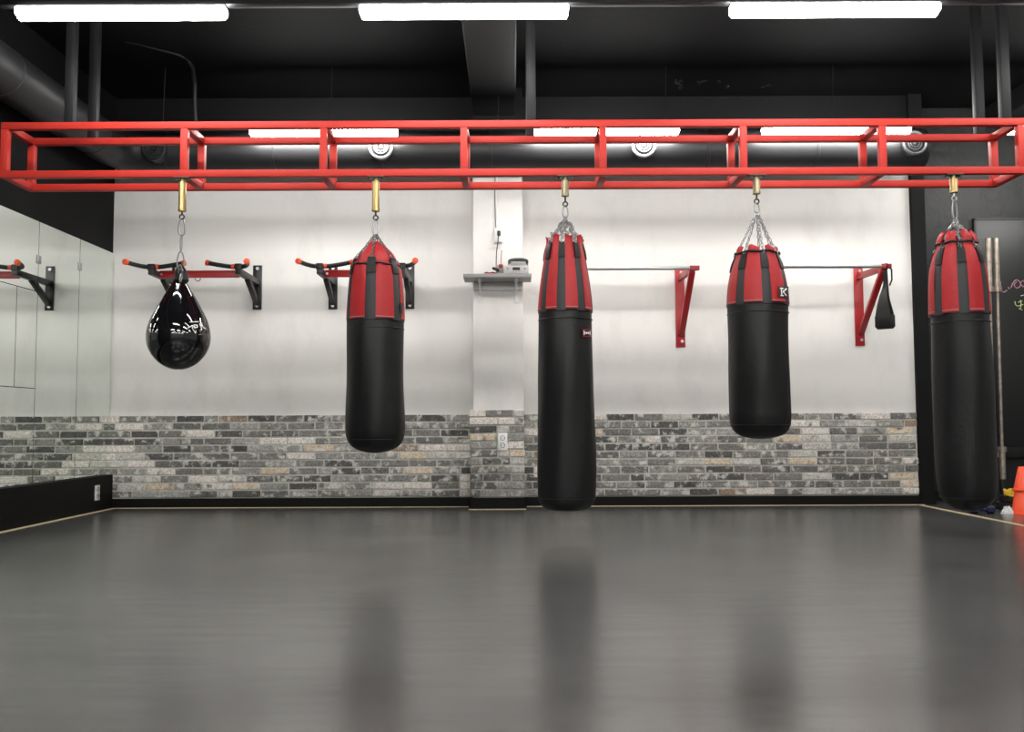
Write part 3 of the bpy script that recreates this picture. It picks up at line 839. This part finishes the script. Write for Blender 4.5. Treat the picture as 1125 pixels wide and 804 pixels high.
# teardrop bag
X1 = at(196.5, 360, YR).x
z_ = lambda y: at(196.5, y, YR).z
prof = [(304, 5.5), (311, 8.2), (318, 12.5), (325, 17.2), (333, 22), (341, 26.6), (349, 31), (357, 34), (365, 35.8), (372, 36.2), (380, 34.9), (388, 31.2), (395, 25.6), (400, 19.8), (403.5, 13), (405.4, 6.5), (406, 0)]
K1 = K / math.sqrt(1 + ((196.5 - 562.5) / F) ** 2)
S1 = catmull([(z_(y), w * K1) for y, w in prof], 5)
t1 = thing('teardrop_bag', 'glossy black teardrop water bag hanging at the left of the red rig', 'punching bag', (X1, YR, z_(406)), 'punching bags hanging from the red rig')
MB().lathe([(S1[0][0] + .004, 0)] + S1, (X1, YR, 0), 96).build('body', 'black_gloss', t1, angle=80)
def rad1(z):
    for (za, ra), (zc_, rc) in zip(S1, S1[1:]):
        if zc_ <= z <= za: return ra + (rc - ra) * (za - z) / max(za - zc_, 1e-6)
    return S1[0][1]
d1 = (t1, X1, rad1, z_)
xs_ = h1[0]
MB().lathe([(z_(312), 0.030), (z_(308), 0.046), (z_(303), 0.041), (z_(299), 0.038), (z_(298), 0.0)], (X1 + 0.008, YR, 0), 24).build('neck', 'strap_tab', t1)
mb = MB()
for k in (-1, 1):
    mb.tube([(X1 + 0.008 + k * 0.02, YR - 0.01, z_(304)), (X1 + 0.01 + k * 0.024, YR - 0.012, z_(297)), (xs_ + k * 0.008, YR, z_(292.5)), (xs_, YR, z_(291.5))], 0.008, 7)
mb.build('top_loop', 'strap_tab', t1)
carabiner(xs_, h1[1] + 0.008, z_(258.5), t1, 0.046)
mb = MB(); mb.link((xs_ - 0.001, YR, z_(267)), (0, 0, 1), (0.3, 1, 0), z_(257) - z_(277.5), 0.024, 0.004, n=16, m=7); mb.build('long_link', 'chain', t1)
carabiner(xs_ - 0.003, z_(276.5), z_(295.5), t1, 0.050)
mb = MB().link((xs_ + 0.012, YR - 0.045, z_(299)), (0.1, -0.5, 1), (1, 0, 0), 0.085, 0.03, 0.0048, n=16, m=7)
mb.link((xs_ + 0.020, YR - 0.056, z_(307)), (0.1, 0.2, 1), (0.3, 1, 0), 0.06, 0.026, 0.0045, n=16, m=7)
mb.build('shackle', 'chain', t1)
strokes(d1, [[(203.2, 354.6), (205.6, 356.6), (208.0, 359.2)], [(206.4, 360.2), (209.6, 358.6), (211.0, 357.4)], [(208.2, 353.6), (218.5, 353.5)],
    [(211.4, 361.0), (211.8, 357.4), (214.2, 356.8), (216.8, 357.2), (216.6, 359.6), (213.2, 359.8)], [(211.6, 361.4), (215.0, 366.2)],
    [(219.4, 355.2), (220.8, 360.0)], [(220.2, 355.2), (222.2, 355.2)], [(221.2, 355.6), (221.6, 362.6)], [(223.4, 357.2), (226.6, 361.6)]], 0.0016, 0.62, 'print', t1)
strokes(d1, [[(219.0, 362.8), (222.0, 362.8)], [(218.0, 367.2), (222.0, 367.4)]], 0.001, 0.3, 'stitch', t1, 'fine_print')
# seams of the teardrop
mb = MB()
for a in (PI / 2, -PI / 2):
    mb.tube([(X1 + (r + .0004) * math.sin(a), YR - (r + .0004) * math.cos(a), z) for z, r in S1[:-2]], 0.0012, 5)
mb.build('side_seam', 'black_gloss', t1)

# ------------------------------------------------------------------ wall mounted pull-up bars, left of the column
def pull_up(label, pxs, z_arm_px=311):
    za = at(300, 310.5, WALL_Y).z
    X = [at(px, 316, WALL_Y).x for px in pxs]
    t = thing('pull_up_bar', label, 'pull-up bar', ((X[0] + X[1]) / 2, WALL_Y, at(300, 340, WALL_Y).z), 'black and red pull-up bars on the white wall')
    zt2, zb2 = at(300, 291.5, WALL_Y).z, at(300, 340.2, WALL_Y).z
    YE = WALL_Y - 0.53
    for s, x in zip((-1, 1), X):
        mb = MB().box((x, WALL_Y - 0.005, (zt2 + zb2) / 2), (0.075, 0.008, zt2 - zb2), bev=0.002)
        mb.bar((x, WALL_Y - 0.01, za), (x, YE - 0.02, za + 0.005), 0.045, 0.045, bev=0.003)
        mb.bar((x, WALL_Y - 0.01, zb2 + 0.05), (x, WALL_Y - 0.30, za - 0.01), 0.04, 0.04, bev=0.003)
        br = mb.build('bracket', 'black_metal', t)
        mb = MB()
        for zz in (zt2 - 0.028, zb2 + 0.03):
            mb.tube([(x, WALL_Y - 0.009, zz), (x, WALL_Y - 0.018, zz)], 0.014, 6)
        mb.build('bolt', 'steel', br)
        zg = za + 0.045
        MB().box((x, YE, zg - 0.004), (0.052, 0.052, 0.052), bev=0.004).build('clamp', 'black_metal', t)
        xo, xi = x + s * 0.125, x - s * 0.245
        path = catmull([(x - s * 0.245, YE + 0.008, zg + 0.032), (x - s * 0.16, YE, zg + 0.014), (x - s * 0.06, YE, zg), (x, YE, zg), (x + s * 0.055, YE - 0.02, zg), (x + s * 0.095, YE - 0.10, zg + 0.002), (x + s * 0.120, YE - 0.20, zg + 0.004)], 5)
        MB().tube(path, 0.0175, 12).build('grip', 'black_foam', t)
        for e0, e1 in ((path[0], path[1]), (path[-1], path[-2])):
            a, b = Vector(e0), Vector(e1); d = (a - b).normalized()
            MB().tube([a - d * 0.012, a - d * 0.008, a + d * 0.014, a + d * 0.018], [0.0185, 0.023, 0.023, 0.017], 14).build('end_cap', 'orange_cap', t)
        q = Vector((x - s * 0.045, YE, zg + 0.0005))
        MB().tube([q - Vector((0.011, 0, 0)), q + Vector((0.011, 0, 0))], 0.0205, 14).build('grip_ring', 'orange_cap', t)
    zc = za + 0.003
    mb = MB().box(((X[0] + X[1]) / 2, WALL_Y - 0.43, zc), (X[1] - X[0] - 0.046, 0.014, 0.058), bev=0.002)
    o = mb.build('crossbar', 'red_dark', t)
    mb = MB().tube([(X[0] * .52 + X[1] * .48 + 0.022 * math.cos(a), WALL_Y - 0.43, zc - 0.032 - 0.022 * math.sin(a)) for a in [PI * k / 10 for k in range(11)]], 0.004, 6)
    mb.build('hook_loop', 'red_dark', t)
    for k in (0.06, 0.94):
        MB().tube([(X[0] + (X[1] - X[0]) * k, WALL_Y - 0.445, zc), (X[0] + (X[1] - X[0]) * k, WALL_Y - 0.436, zc)], 0.010, 6).build('bolt', 'steel', o)
pull_up('black pull-up bar with orange caps on the wall behind the teardrop bag', (194, 283))
pull_up('black pull-up bar with orange caps on the wall behind the red hooded bag', (366, 450.5))

# red wall brackets with a steel bar, right of the column
def red_bar(label, pxr, span, ytop, ybot, ybar, xend):
    t = thing('chin_up_bar', label, 'pull-up bar', (at(pxr, 340, WALL_Y).x - span / 2, WALL_Y, at(pxr, ybot, WALL_Y).z), 'red bracketed steel bars on the white wall')
    xr = at(pxr, 340, WALL_Y).x
    zt2, zb2 = at(pxr, ytop, WALL_Y).z, at(pxr, ybot, WALL_Y).z
    YE = WALL_Y - 0.53
    e = at(xend, ybar, YE)
    for s, x in ((1, xr), (-1, xr - span)):
        xo = x
        mb = MB().box((x, WALL_Y - 0.006, (zt2 + zb2) / 2), (0.078, 0.010, zt2 - zb2), bev=0.002)
        mb.bar((x, WALL_Y - 0.01, zt2 - 0.075), (xo, YE + 0.01, e.z - 0.012), 0.034, 0.05, bev=0.002)
        mb.bar((x + 0.006, WALL_Y - 0.012, zb2 + 0.10), (xo + 0.006, YE + 0.02, e.z - 0.02), 0.048, 0.030, bev=0.002)
        br = mb.build('bracket', 'red_dark', t)
        MB().box((xo + 0.02, YE, e.z), (0.075, 0.04, 0.036), bev=0.003).build('end_sleeve', 'red_dark', t)
        mb = MB()
        for zz in (zt2 - 0.028, zb2 + 0.05): mb.tube([(x + 0.012, WALL_Y - 0.010, zz), (x + 0.012, WALL_Y - 0.020, zz)], 0.013, 6)
        mb.build('bolt', 'steel', br)
    MB().tube([(xr - span - 0.02, YE, e.z), (xr + 0.0, YE, e.z)], 0.0145, 14).build('bar', 'steel', t)
    return Vector((xr + 0.04, YE, e.z))
e3 = red_bar('steel chin-up bar on red brackets behind the tallest bag, nothing hanging on it', 747, 1.0, 296, 381.5, 294.5, 758)
e4 = red_bar('steel chin-up bar on red brackets with a black strap hanging on it', 943.5, 1.0, 294.5, 380, 292.5, 968)
# the strap that hangs on it
def hz(y): return at(970, y, e4.y).z
bb = at(972.3, 353, e4.y)
t = thing('ab_strap', 'black padded ab strap hanging from the red bracketed bar', 'strap', (bb.x, e4.y, hz(361)))
ax = Matrix.Rotation(math.radians(38), 3, 'Z')
def sling(side):
    mb = MB(); rows_ = []
    P_ = [(e4.x - 0.010 + side * 0.006, hz(293), 0.012), (e4.x - 0.008 + side * 0.012, hz(312), 0.013), (bb.x + side * 0.020, hz(328), 0.032), (bb.x + side * 0.034, hz(344), 0.052), (bb.x + side * 0.036, hz(352), 0.056), (bb.x + side * 0.020, hz(360), 0.056), (bb.x, hz(361.5), 0.056)]
    for x, z, w in catmull(P_, 5):
        d = ax @ Vector((x - bb.x, 0, 0)); wv = ax @ Vector((0, w, 0)) ; wv = Vector((w * 0.75, -w * 0.66, 0))
        c = Vector((bb.x, e4.y, z)) + Vector(((x - bb.x) * 0.8, (x - bb.x) * 0.9, 0))
        rows_.append((c, wv))
    th = 0.008
    nrm = Vector((0.66, 0.75, 0)) * th
    V = [[mb.bm.verts.new(c + wv + nrm), mb.bm.verts.new(c - wv + nrm), mb.bm.verts.new(c - wv - nrm), mb.bm.verts.new(c + wv - nrm)] for c, wv in rows_]
    for A, B in zip(V, V[1:]):
        for k in range(4): mb.bm.faces.new((A[k], A[(k + 1) % 4], B[(k + 1) % 4], B[k]))
    mb.bm.faces.new(V[0]); mb.bm.faces.new(V[-1][::-1])
    return mb
for s in (-1, 1): sling(s).build('pad', 'black_foam', t, angle=50)
mb = MB().box((bb.x, e4.y, hz(353)), (0.15, 0.028, 0.10), Matrix.Rotation(math.radians(-35), 3, 'Z'), bev=0.012)
mb.build('elbow_cushion', 'black_foam', t)
mb = MB().tube([(e4.x - 0.02, e4.y + 0.024 * math.sin(a), e4.z - 0.004 + 0.024 * math.cos(a)) for a in [2 * PI * k / 16 for k in range(16)]], 0.006, 6, closed=True)
mb.tube([(e4.x - 0.004, e4.y - 0.02, e4.z - 0.01), (e4.x + 0.012, e4.y - 0.024, e4.z - 0.03), (e4.x + 0.012, e4.y - 0.024, hz(308)), (e4.x - 0.002, e4.y - 0.012, hz(314))], 0.007, 6)
mb.build('hanging_loop', 'black_foam', t)

# ------------------------------------------------------------------ shelf on the column and what stands on it
YS = YC - 0.26
sx0, sx1 = at(508.8, 303, YS).x, at(584.0, 303, YS).x
sz1, sz0 = at(546, 300.4, YS).z, at(546, 304.6, YS).z
t = thing('wall_shelf', 'grey shelf board on two white brackets on the column', 'shelf', ((sx0 + sx1) / 2, YC, sz0))
MB().box(((sx0 + sx1) / 2, (YS + YC) / 2, (sz0 + sz1) / 2), (sx1 - sx0, YC - YS, sz1 - sz0), bev=0.003).build('board', 'shelf', t)
for px in (527.5, 567):
    x = at(px, 310, YC).x
    mb = MB().box((x, YC - 0.006, sz0 - 0.085), (0.026, 0.010, 0.17), bev=0.002)
    mb.box((x, (YS + YC) / 2 + 0.02, sz0 - 0.005), (0.026, YC - YS - 0.06, 0.009), bev=0.002)
    mb.bar((x, YC - 0.012, sz0 - 0.10), (x, YS + 0.10, sz0 - 0.012), 0.012, 0.012)
    mb.build('bracket', 'white_plastic', t)
mb = MB().box(((sx0 + sx1) / 2, YC - 0.008, at(546, 319, YC).z), (at(573, 319, YC).x - at(520.5, 319, YC).x, 0.012, 0.012)); mb.build('back_rail', 'grey_plastic', t)
# receiver
YX = YS + 0.02
ra, rb = at(553.6, 299.8, YX), at(580.8, 290.6, YX)
rz0, rz1 = sz1, sz1 + (rb.z - ra.z)
t = thing('stereo_receiver', 'white box-shaped receiver with a dark display on the shelf', 'receiver', ((ra.x + rb.x) / 2, YX + 0.09, rz0))
MB().box(((ra.x + rb.x) / 2, YX + 0.09, (rz0 + rz1) / 2 + 0.003), (rb.x - ra.x, 0.18, rz1 - rz0 - 0.006), bev=0.004).build('case', 'white_plastic', t)
MB().box((at(567.2, 294, YX).x, YX - 0.001, rz0 + (rz1 - rz0) * 0.62), (0.058, 0.004, 0.024), bev=0.001).build('display', 'black_plastic', t)
for px in (557.5, 576.5):
    MB().tube([(at(px, 294, YX).x, YX + 0.001, rz0 + (rz1 - rz0) * 0.6), (at(px, 294, YX).x, YX - 0.006, rz0 + (rz1 - rz0) * 0.6)], 0.008, 12).build('knob', 'grey_plastic', t)
mb = MB()
for k in (-1, 1): mb.box(((ra.x + rb.x) / 2 + k * 0.07, YX + 0.03, rz0 + 0.003), (0.02, 0.02, 0.006)); mb.box(((ra.x + rb.x) / 2 + k * 0.07, YX + 0.15, rz0 + 0.003), (0.02, 0.02, 0.006))
mb.build('foot', 'black_plastic', t)
mb = MB()
for k in range(3): mb.box((at(567.2, 294, YX).x - 0.02 + k * 0.02, YX - 0.0005, rz0 + (rz1 - rz0) * 0.3), (0.010, 0.003, 0.005))
mb.build('button', 'grey_plastic', t)
# grey unit with black curved top on it
xm = at(569.3, 286, YX).x; hu = at(569, 282, YX).z - at(569, 290.3, YX).z
t = thing('tabletop_speaker', 'grey rounded unit with a black curved top lying on the white receiver', 'speaker', (xm, YX + 0.09, rz1))
MB().box((xm, YX + 0.09, rz1 + hu * 0.34), (0.125, 0.13, hu * 0.66), bev=0.010).build('case', 'grey_plastic', t)
cv = [(xm + 0.082 * math.cos(a), YX + 0.09, rz1 + hu * 0.55 + hu * 0.55 * math.sin(a) ** 0.6) for a in [PI * k / 14 for k in range(15)]]
mb = MB()
mb2 = []
for (x, y, z) in cv: mb2.append([mb.bm.verts.new((x, y - 0.06, z)), mb.bm.verts.new((x, y + 0.06, z)), mb.bm.verts.new((x * 0.9 + xm * 0.1, y + 0.06, z - 0.016)), mb.bm.verts.new((x * 0.9 + xm * 0.1, y - 0.06, z - 0.016))])
for A, B in zip(mb2, mb2[1:]):
    for k in range(4): mb.bm.faces.new((A[k], A[(k + 1) % 4], B[(k + 1) % 4], B[k]))
mb.bm.faces.new(mb2[0]); mb.bm.faces.new(mb2[-1][::-1])
mb.build('top_cover', 'black_plastic', t)
# adapter, splitter and leads at the left
xm = at(547.3, 292, YX + 0.1).x
t = thing('power_adapter', 'grey power adapter with a red plug standing left of the receiver', 'adapter', (xm, YX + 0.12, sz1))
MB().box((xm + 0.012, YX + 0.12, sz1 + 0.045), (0.062, 0.06, 0.09), bev=0.006).build('case', 'grey_plastic', t)
MB().box((xm + 0.022, YX + 0.115, sz1 + 0.078), (0.032, 0.075, 0.03), bev=0.006).build('plug', 'red_cable', t)
a = at(551.2, 275, YX + 0.12)
MB().tube(catmull([(xm + 0.022, YX + 0.115, sz1 + 0.085), (a.x - 0.006, YX + 0.12, sz1 + 0.13), (a.x, YX + 0.12, a.z)], 4), 0.0035, 6).build('lead', 'red_cable', t)
MB().box((xm - 0.02, YX + 0.07, sz1 + 0.05), (0.055, 0.04, 0.018), Matrix.Rotation(0.3, 3, 'Y'), bev=0.005).build('black_plug', 'black_plastic', t)
xm2 = at(538.8, 298, YX + 0.06).x
coil = []
for k in range(60):
    a = 2 * PI * k / 20
    coil.append((xm2 + (0.045 + 0.006 * math.sin(k)) * math.cos(a), YX + 0.08 + 0.035 * math.sin(a), sz1 + 0.006 + 0.006 * (k // 20) + 0.004 * math.sin(1.7 * k)))
tag(MB().tube(coil, 0.0055, 6).build('cable_coil', 'red_cable'), 'small coil of dark red cable at the left end of the shelf', 'cable')
# surface socket on the column with its conduit
t = thing('surface_socket', 'white surface-mounted socket box on the column above the shelf', 'socket', at(547.6, 266, YC - 0.02))
c = at(547.6, 258.6, YC - 0.02)
MB().box((c.x, YC - 0.02, c.z), (0.070, 0.04, 0.115), bev=0.005).build('box', 'white_plastic', t)
MB().box((c.x + 0.004, YC - 0.05, c.z + 0.012), (0.028, 0.03, 0.04), bev=0.006).build('plug', 'black_plastic', t)
MB().tube([(at(546, 200, YC - 0.02).x, YC - 0.012, ZW), (at(545.3, 225, YC - 0.02).x, YC - 0.012, at(545, 225, YC).z), (at(546.6, 252, YC).x, YC - 0.012, c.z + 0.05)], 0.009, 8).build('conduit', 'white_plastic', t)
MB().tube([(at(545, 200, YC - 0.02).x - 0.012, YC - 0.005, ZW), (at(544.2, 225, YC).x - 0.004, YC - 0.005, at(545, 225, YC).z), (c.x - 0.02, YC - 0.005, c.z + 0.05)], 0.004, 6).build('cable', 'cable', t)
MB().tube(catmull([(c.x, YC - 0.045, c.z), (c.x - 0.004, YC - 0.05, c.z - 0.06), (at(545.6, 285, YC).x, YC - 0.05, c.z - 0.15), (at(545.2, 290, YC).x, YC - 0.06, sz1 + 0.07)], 4), 0.0045, 6).build('power_lead', 'black_plastic', t)

# ------------------------------------------------------------------ right corner
# chalkboard
kx = at(1070, 300, Y2).x; kz1 = at(1100, 240.5, Y2).z; kz0 = at(1110, 491, Y2).z
t = thing('chalkboard', 'large black chalkboard with pink and green scribbles on the black wall', 'chalkboard', ((kx + XR - 0.25) / 2, Y2, kz0))
MB().box(((kx + XR - 0.25) / 2, Y2 - 0.014, (kz0 + kz1) / 2), (XR - 0.25 - kx, 0.028, kz1 - kz0), bev=0.002).build('board', 'board', t)
mb = MB().box(((kx + XR - 0.25) / 2, Y2 - 0.018, kz1 - 0.008), (XR - 0.25 - kx, 0.036, 0.018)).box((kx + 0.008, Y2 - 0.018, (kz0 + kz1) / 2), (0.018, 0.036, kz1 - kz0))
mb.build('frame', 'black_plastic', t)
MB().box(((kx + XR - 0.25) / 2, Y2 - 0.03, kz0 - 0.045), (XR - 0.25 - kx, 0.06, 0.09), bev=0.004).build('ledge', 'beam', t)
YK = Y2 - 0.029
def chalk(lines, m, w):
    mb = MB()
    for ln in lines: mb.tube([at(x, y, YK) for x, y in catmull(ln, 3)], w, 5)
    mb.build('chalk_writing', m, t)
chalk([[(1099.2, 309), (1099.4, 316), (1102, 321), (1106, 319)], [(1107.5, 315.5), (1109, 317.5)], [(1111, 316), (1112.5, 311.5), (1116, 307.5), (1120, 309), (1121, 314), (1117, 316.5), (1114, 313), (1117, 309.5)], [(1121, 311), (1124, 308), (1126, 312), (1124, 315), (1121.5, 312.5)], [(1125, 309), (1129, 314), (1132, 311)]], 'chalk_pink', 0.0042)
chalk([[(1115, 331), (1115.6, 334.5), (1117.5, 336)], [(1118.5, 332), (1123, 330.5)], [(1117.5, 336.5), (1124, 334.5)], [(1121, 329.5), (1121.8, 335), (1120.5, 340)], [(1119, 338.5), (1123, 340.5)]], 'chalk_green', 0.0042)
chalk([[(1121.5, 325), (1127, 323.5)]], 'chalk_white', 0.003)

# two barbells on end in a low stand
def barbell(label, xt, yt, xb_, yb_, Y, collar_t, collar_b, seed):
    a = at(xt, yt, Y); b = at(xb_, yb_, Y); b.z = max(b.z, 0.075)
    root = thing('barbell', label, 'barbell', b, 'barbells leaning at the black wall')
    d = (a - b); L = d.length; d = d / L
    ft = (at(xt, collar_t, Y) - a).length / L; fb = (at(xb_, collar_b, Y) - b).length / L
    pt = lambda s: b + d * (L * s)
    MB().tube([pt(fb - 0.01), pt(1 - ft + 0.01)], 0.0145, 14).build('shaft', 'steel_worn', root)
    for lo, hi, c0, c1 in ((1 - ft, 1.0, 1 - ft - 0.012, 1 - ft + 0.008), (0.0, fb, fb - 0.008, fb + 0.012)):
        sl = MB().tube([pt(lo), pt(lo + (hi - lo) * .5), pt(hi - 0.003), pt(hi)], [0.0245, 0.0245, 0.0245, 0.021], 20).build('sleeve', 'steel_worn', root)
        MB().tube([pt(c0), pt(c1)], 0.036, 20).build('collar', 'steel_worn', sl)
    return b
ba = barbell('upright barbell nearer the chalkboard writing, right of the far right bag', 1093.8, 261.5, 1102.6, 550, 7.70, 317.5, 494, 1)
bc = barbell('upright barbell half hidden behind the far right bag', 1085.4, 262, 1094, 550, 7.62, 317.5, 500, 2)
t = thing('bar_holder', 'black bar holder on the floor that the barbells stand in', 'holder', ((ba.x + bc.x) / 2 + 0.01, 7.66, 0))
MB().box(((ba.x + bc.x) / 2 + 0.02, 7.66, 0.03), (0.26, 0.22, 0.06), bev=0.006).build('base', 'black_metal', t)
for q in (ba, bc):
    mb = MB(); n = 24; y0 = q.y
    pr = [(0.062, 0.032), (0.20, 0.032), (0.20, 0.041), (0.055, 0.041)]
    rg = [[mb.bm.verts.new((q.x + r * math.cos(2 * PI * k / n) - 0.012 * z / 0.2, y0 + r * math.sin(2 * PI * k / n), z)) for k in range(n)] for z, r in pr]
    for i in range(4):
        A, B = rg[i], rg[(i + 1) % 4]
        for k in range(n): mb.bm.faces.new((A[k], A[(k + 1) % n], B[(k + 1) % n], B[k]))
    mb.build('socket_tube', 'black_metal', t)
# plates lying flat, yellow band, cloth, dumbbell
pc = at(1117, 552, 7.15)
def plate(label, z0, r, h):
    o = MB().lathe([(z0, 0.03), (z0, r * 0.92), (z0 + h * 0.12, r), (z0 + h * 0.88, r), (z0 + h, r * 0.93), (z0 + h * 0.9, r * 0.8), (z0 + h * 0.75, r * 0.75), (z0 + h * 0.75, 0.06), (z0 + h, 0.055), (z0 + h, 0.026), (z0 + 0.004, 0.026)], (pc.x + 0.06, 7.16, 0), 40).build('weight_plate', 'black_plastic')
    return tag(o, label, 'weight plate', 'black plates lying by the orange cones')
plate('black weight plate lying on the floor behind the orange cones', 0.0, 0.20, 0.055)
plate('black weight plate lying on top of another behind the orange cones', 0.055, 0.17, 0.05)
yb = []
for k in range(72):
    a = 2 * PI * k / 24
    yb.append((pc.x - 0.02 + 0.075 * math.cos(a) + 0.01 * math.sin(3.1 * a), 7.12 + 0.06 * math.sin(a), 0.114 + 0.016 * (k // 24) + 0.006 * math.sin(2 * a + k)))
tag(MB().tube(yb, 0.011, 8).build('resistance_band', 'yellow'), 'coiled yellow resistance band lying on the black plates', 'exercise band')
cc = atz(1107.5, 565.5, 0.0); cc.x *= (cc.y + 0.05) / cc.y
mb = MB(); n = 14
V = [[mb.bm.verts.new((cc.x + (i / n - .5) * 0.075, cc.y + 0.05 + (j / n - .5) * 0.08, 0.004 + (0.036 + 0.018 * math.sin(i * 1.3 + j * .8) + 0.012 * math.sin(2.3 * j - i)) * (1 - (2 * i / n - 1) ** 4) * (1 - (2 * j / n - 1) ** 4))) for i in range(n + 1)] for j in range(n + 1)]
W = [[mb.bm.verts.new((v.co.x, v.co.y, 0.0005)) for v in r] for r in V]
for j in range(n):
    for i in range(n):
        mb.bm.faces.new((V[j][i], V[j][i + 1], V[j + 1][i + 1], V[j + 1][i])); mb.bm.faces.new((W[j][i], W[j + 1][i], W[j + 1][i + 1], W[j][i + 1]))
for k in range(n):
    for a, b, c, d in ((V[0][k], V[0][k + 1], W[0][k + 1], W[0][k]), (V[n][k], V[n][k + 1], W[n][k + 1], W[n][k]), (V[k][0], V[k + 1][0], W[k + 1][0], W[k][0]), (V[k][n], V[k + 1][n], W[k + 1][n], W[k][n])):
        mb.bm.faces.new((a, b, c, d))
tag(mb.build('hand_cloth', 'cloth'), 'small crumpled white cloth on the floor left of the orange cones', 'cloth')
dc = atz(1083, 565, 0.0)
t = thing('dumbbell', 'dark blue dumbbell on the floor at the foot of the far right bag', 'dumbbell', (dc.x, dc.y + 0.05, 0))
for s in (-1, 1):
    MB().lathe([(-0.028, 0.024), (-0.022, 0.030), (0.022, 0.030), (0.028, 0.024)], (dc.x + s * 0.06, dc.y + 0.05, 0.030), 6, 'x').build('head', 'blue', t)
MB().tube([(dc.x - 0.05, dc.y + 0.05, 0.03), (dc.x + 0.05, dc.y + 0.05, 0.03)], 0.012, 12).build('handle', 'blue', t)
# cones
kc = atz(1126.5, 566.5, 0.0)
kc.x *= (kc.y + 0.1) / kc.y
hc = (567 - 516) * 6.85 / F
def cone(label, z0, h, r1, r0):
    mb = MB(); n = 36; tk = 0.004
    pr = [(0.0, r1 + 0.012), (0.012, r1 + 0.012), (0.016, r1), (h - 0.004, r0), (h, r0 - 0.004), (h, r0 - 0.008), (h - 0.01, r0 - 0.008), (0.012, r1 - 0.008), (0.0, r1 - 0.002)]
    rg = [[mb.bm.verts.new((kc.x + r * math.cos(2 * PI * k / n), kc.y + 0.1 + r * math.sin(2 * PI * k / n), z0 + z)) for k in range(n)] for z, r in pr]
    for i in range(len(pr)):
        A, B = rg[i], rg[(i + 1) % len(pr)]
        for k in range(n): mb.bm.faces.new((A[k], A[(k + 1) % n], B[(k + 1) % n], B[k]))
    tag(mb.build('training_cone', 'cone'), label, 'cone', 'orange cones stacked at the right edge')
cone('orange training cone standing on the floor at the right edge, bottom of the stack', 0.0, hc * 0.54, 0.088, 0.062)
cone('orange training cone on top of the stack at the right edge', hc * 0.50, hc * 0.50, 0.070, 0.036)

# ------------------------------------------------------------------ render settings
sc = bpy.context.scene
w = bpy.data.worlds.new('world'); sc.world = w; w.use_nodes = True
w.node_tree.nodes['Background'].inputs['Color'].default_value = (0, 0, 0, 1)
w.node_tree.nodes['Background'].inputs['Strength'].default_value = 0
sc.view_settings.view_transform = 'Standard'
sc.view_settings.look = 'None'
sc.view_settings.gamma = 1.0
sc.view_settings.exposure = 0.0
sc.view_settings.use_curve_mapping = False
cy = sc.cycles
cy.use_denoising = True
cy.max_bounces = 8; cy.diffuse_bounces = 4; cy.glossy_bounces = 5
cy.caustics_reflective = True; cy.caustics_refractive = False
cy.sample_clamp_indirect = 8.0
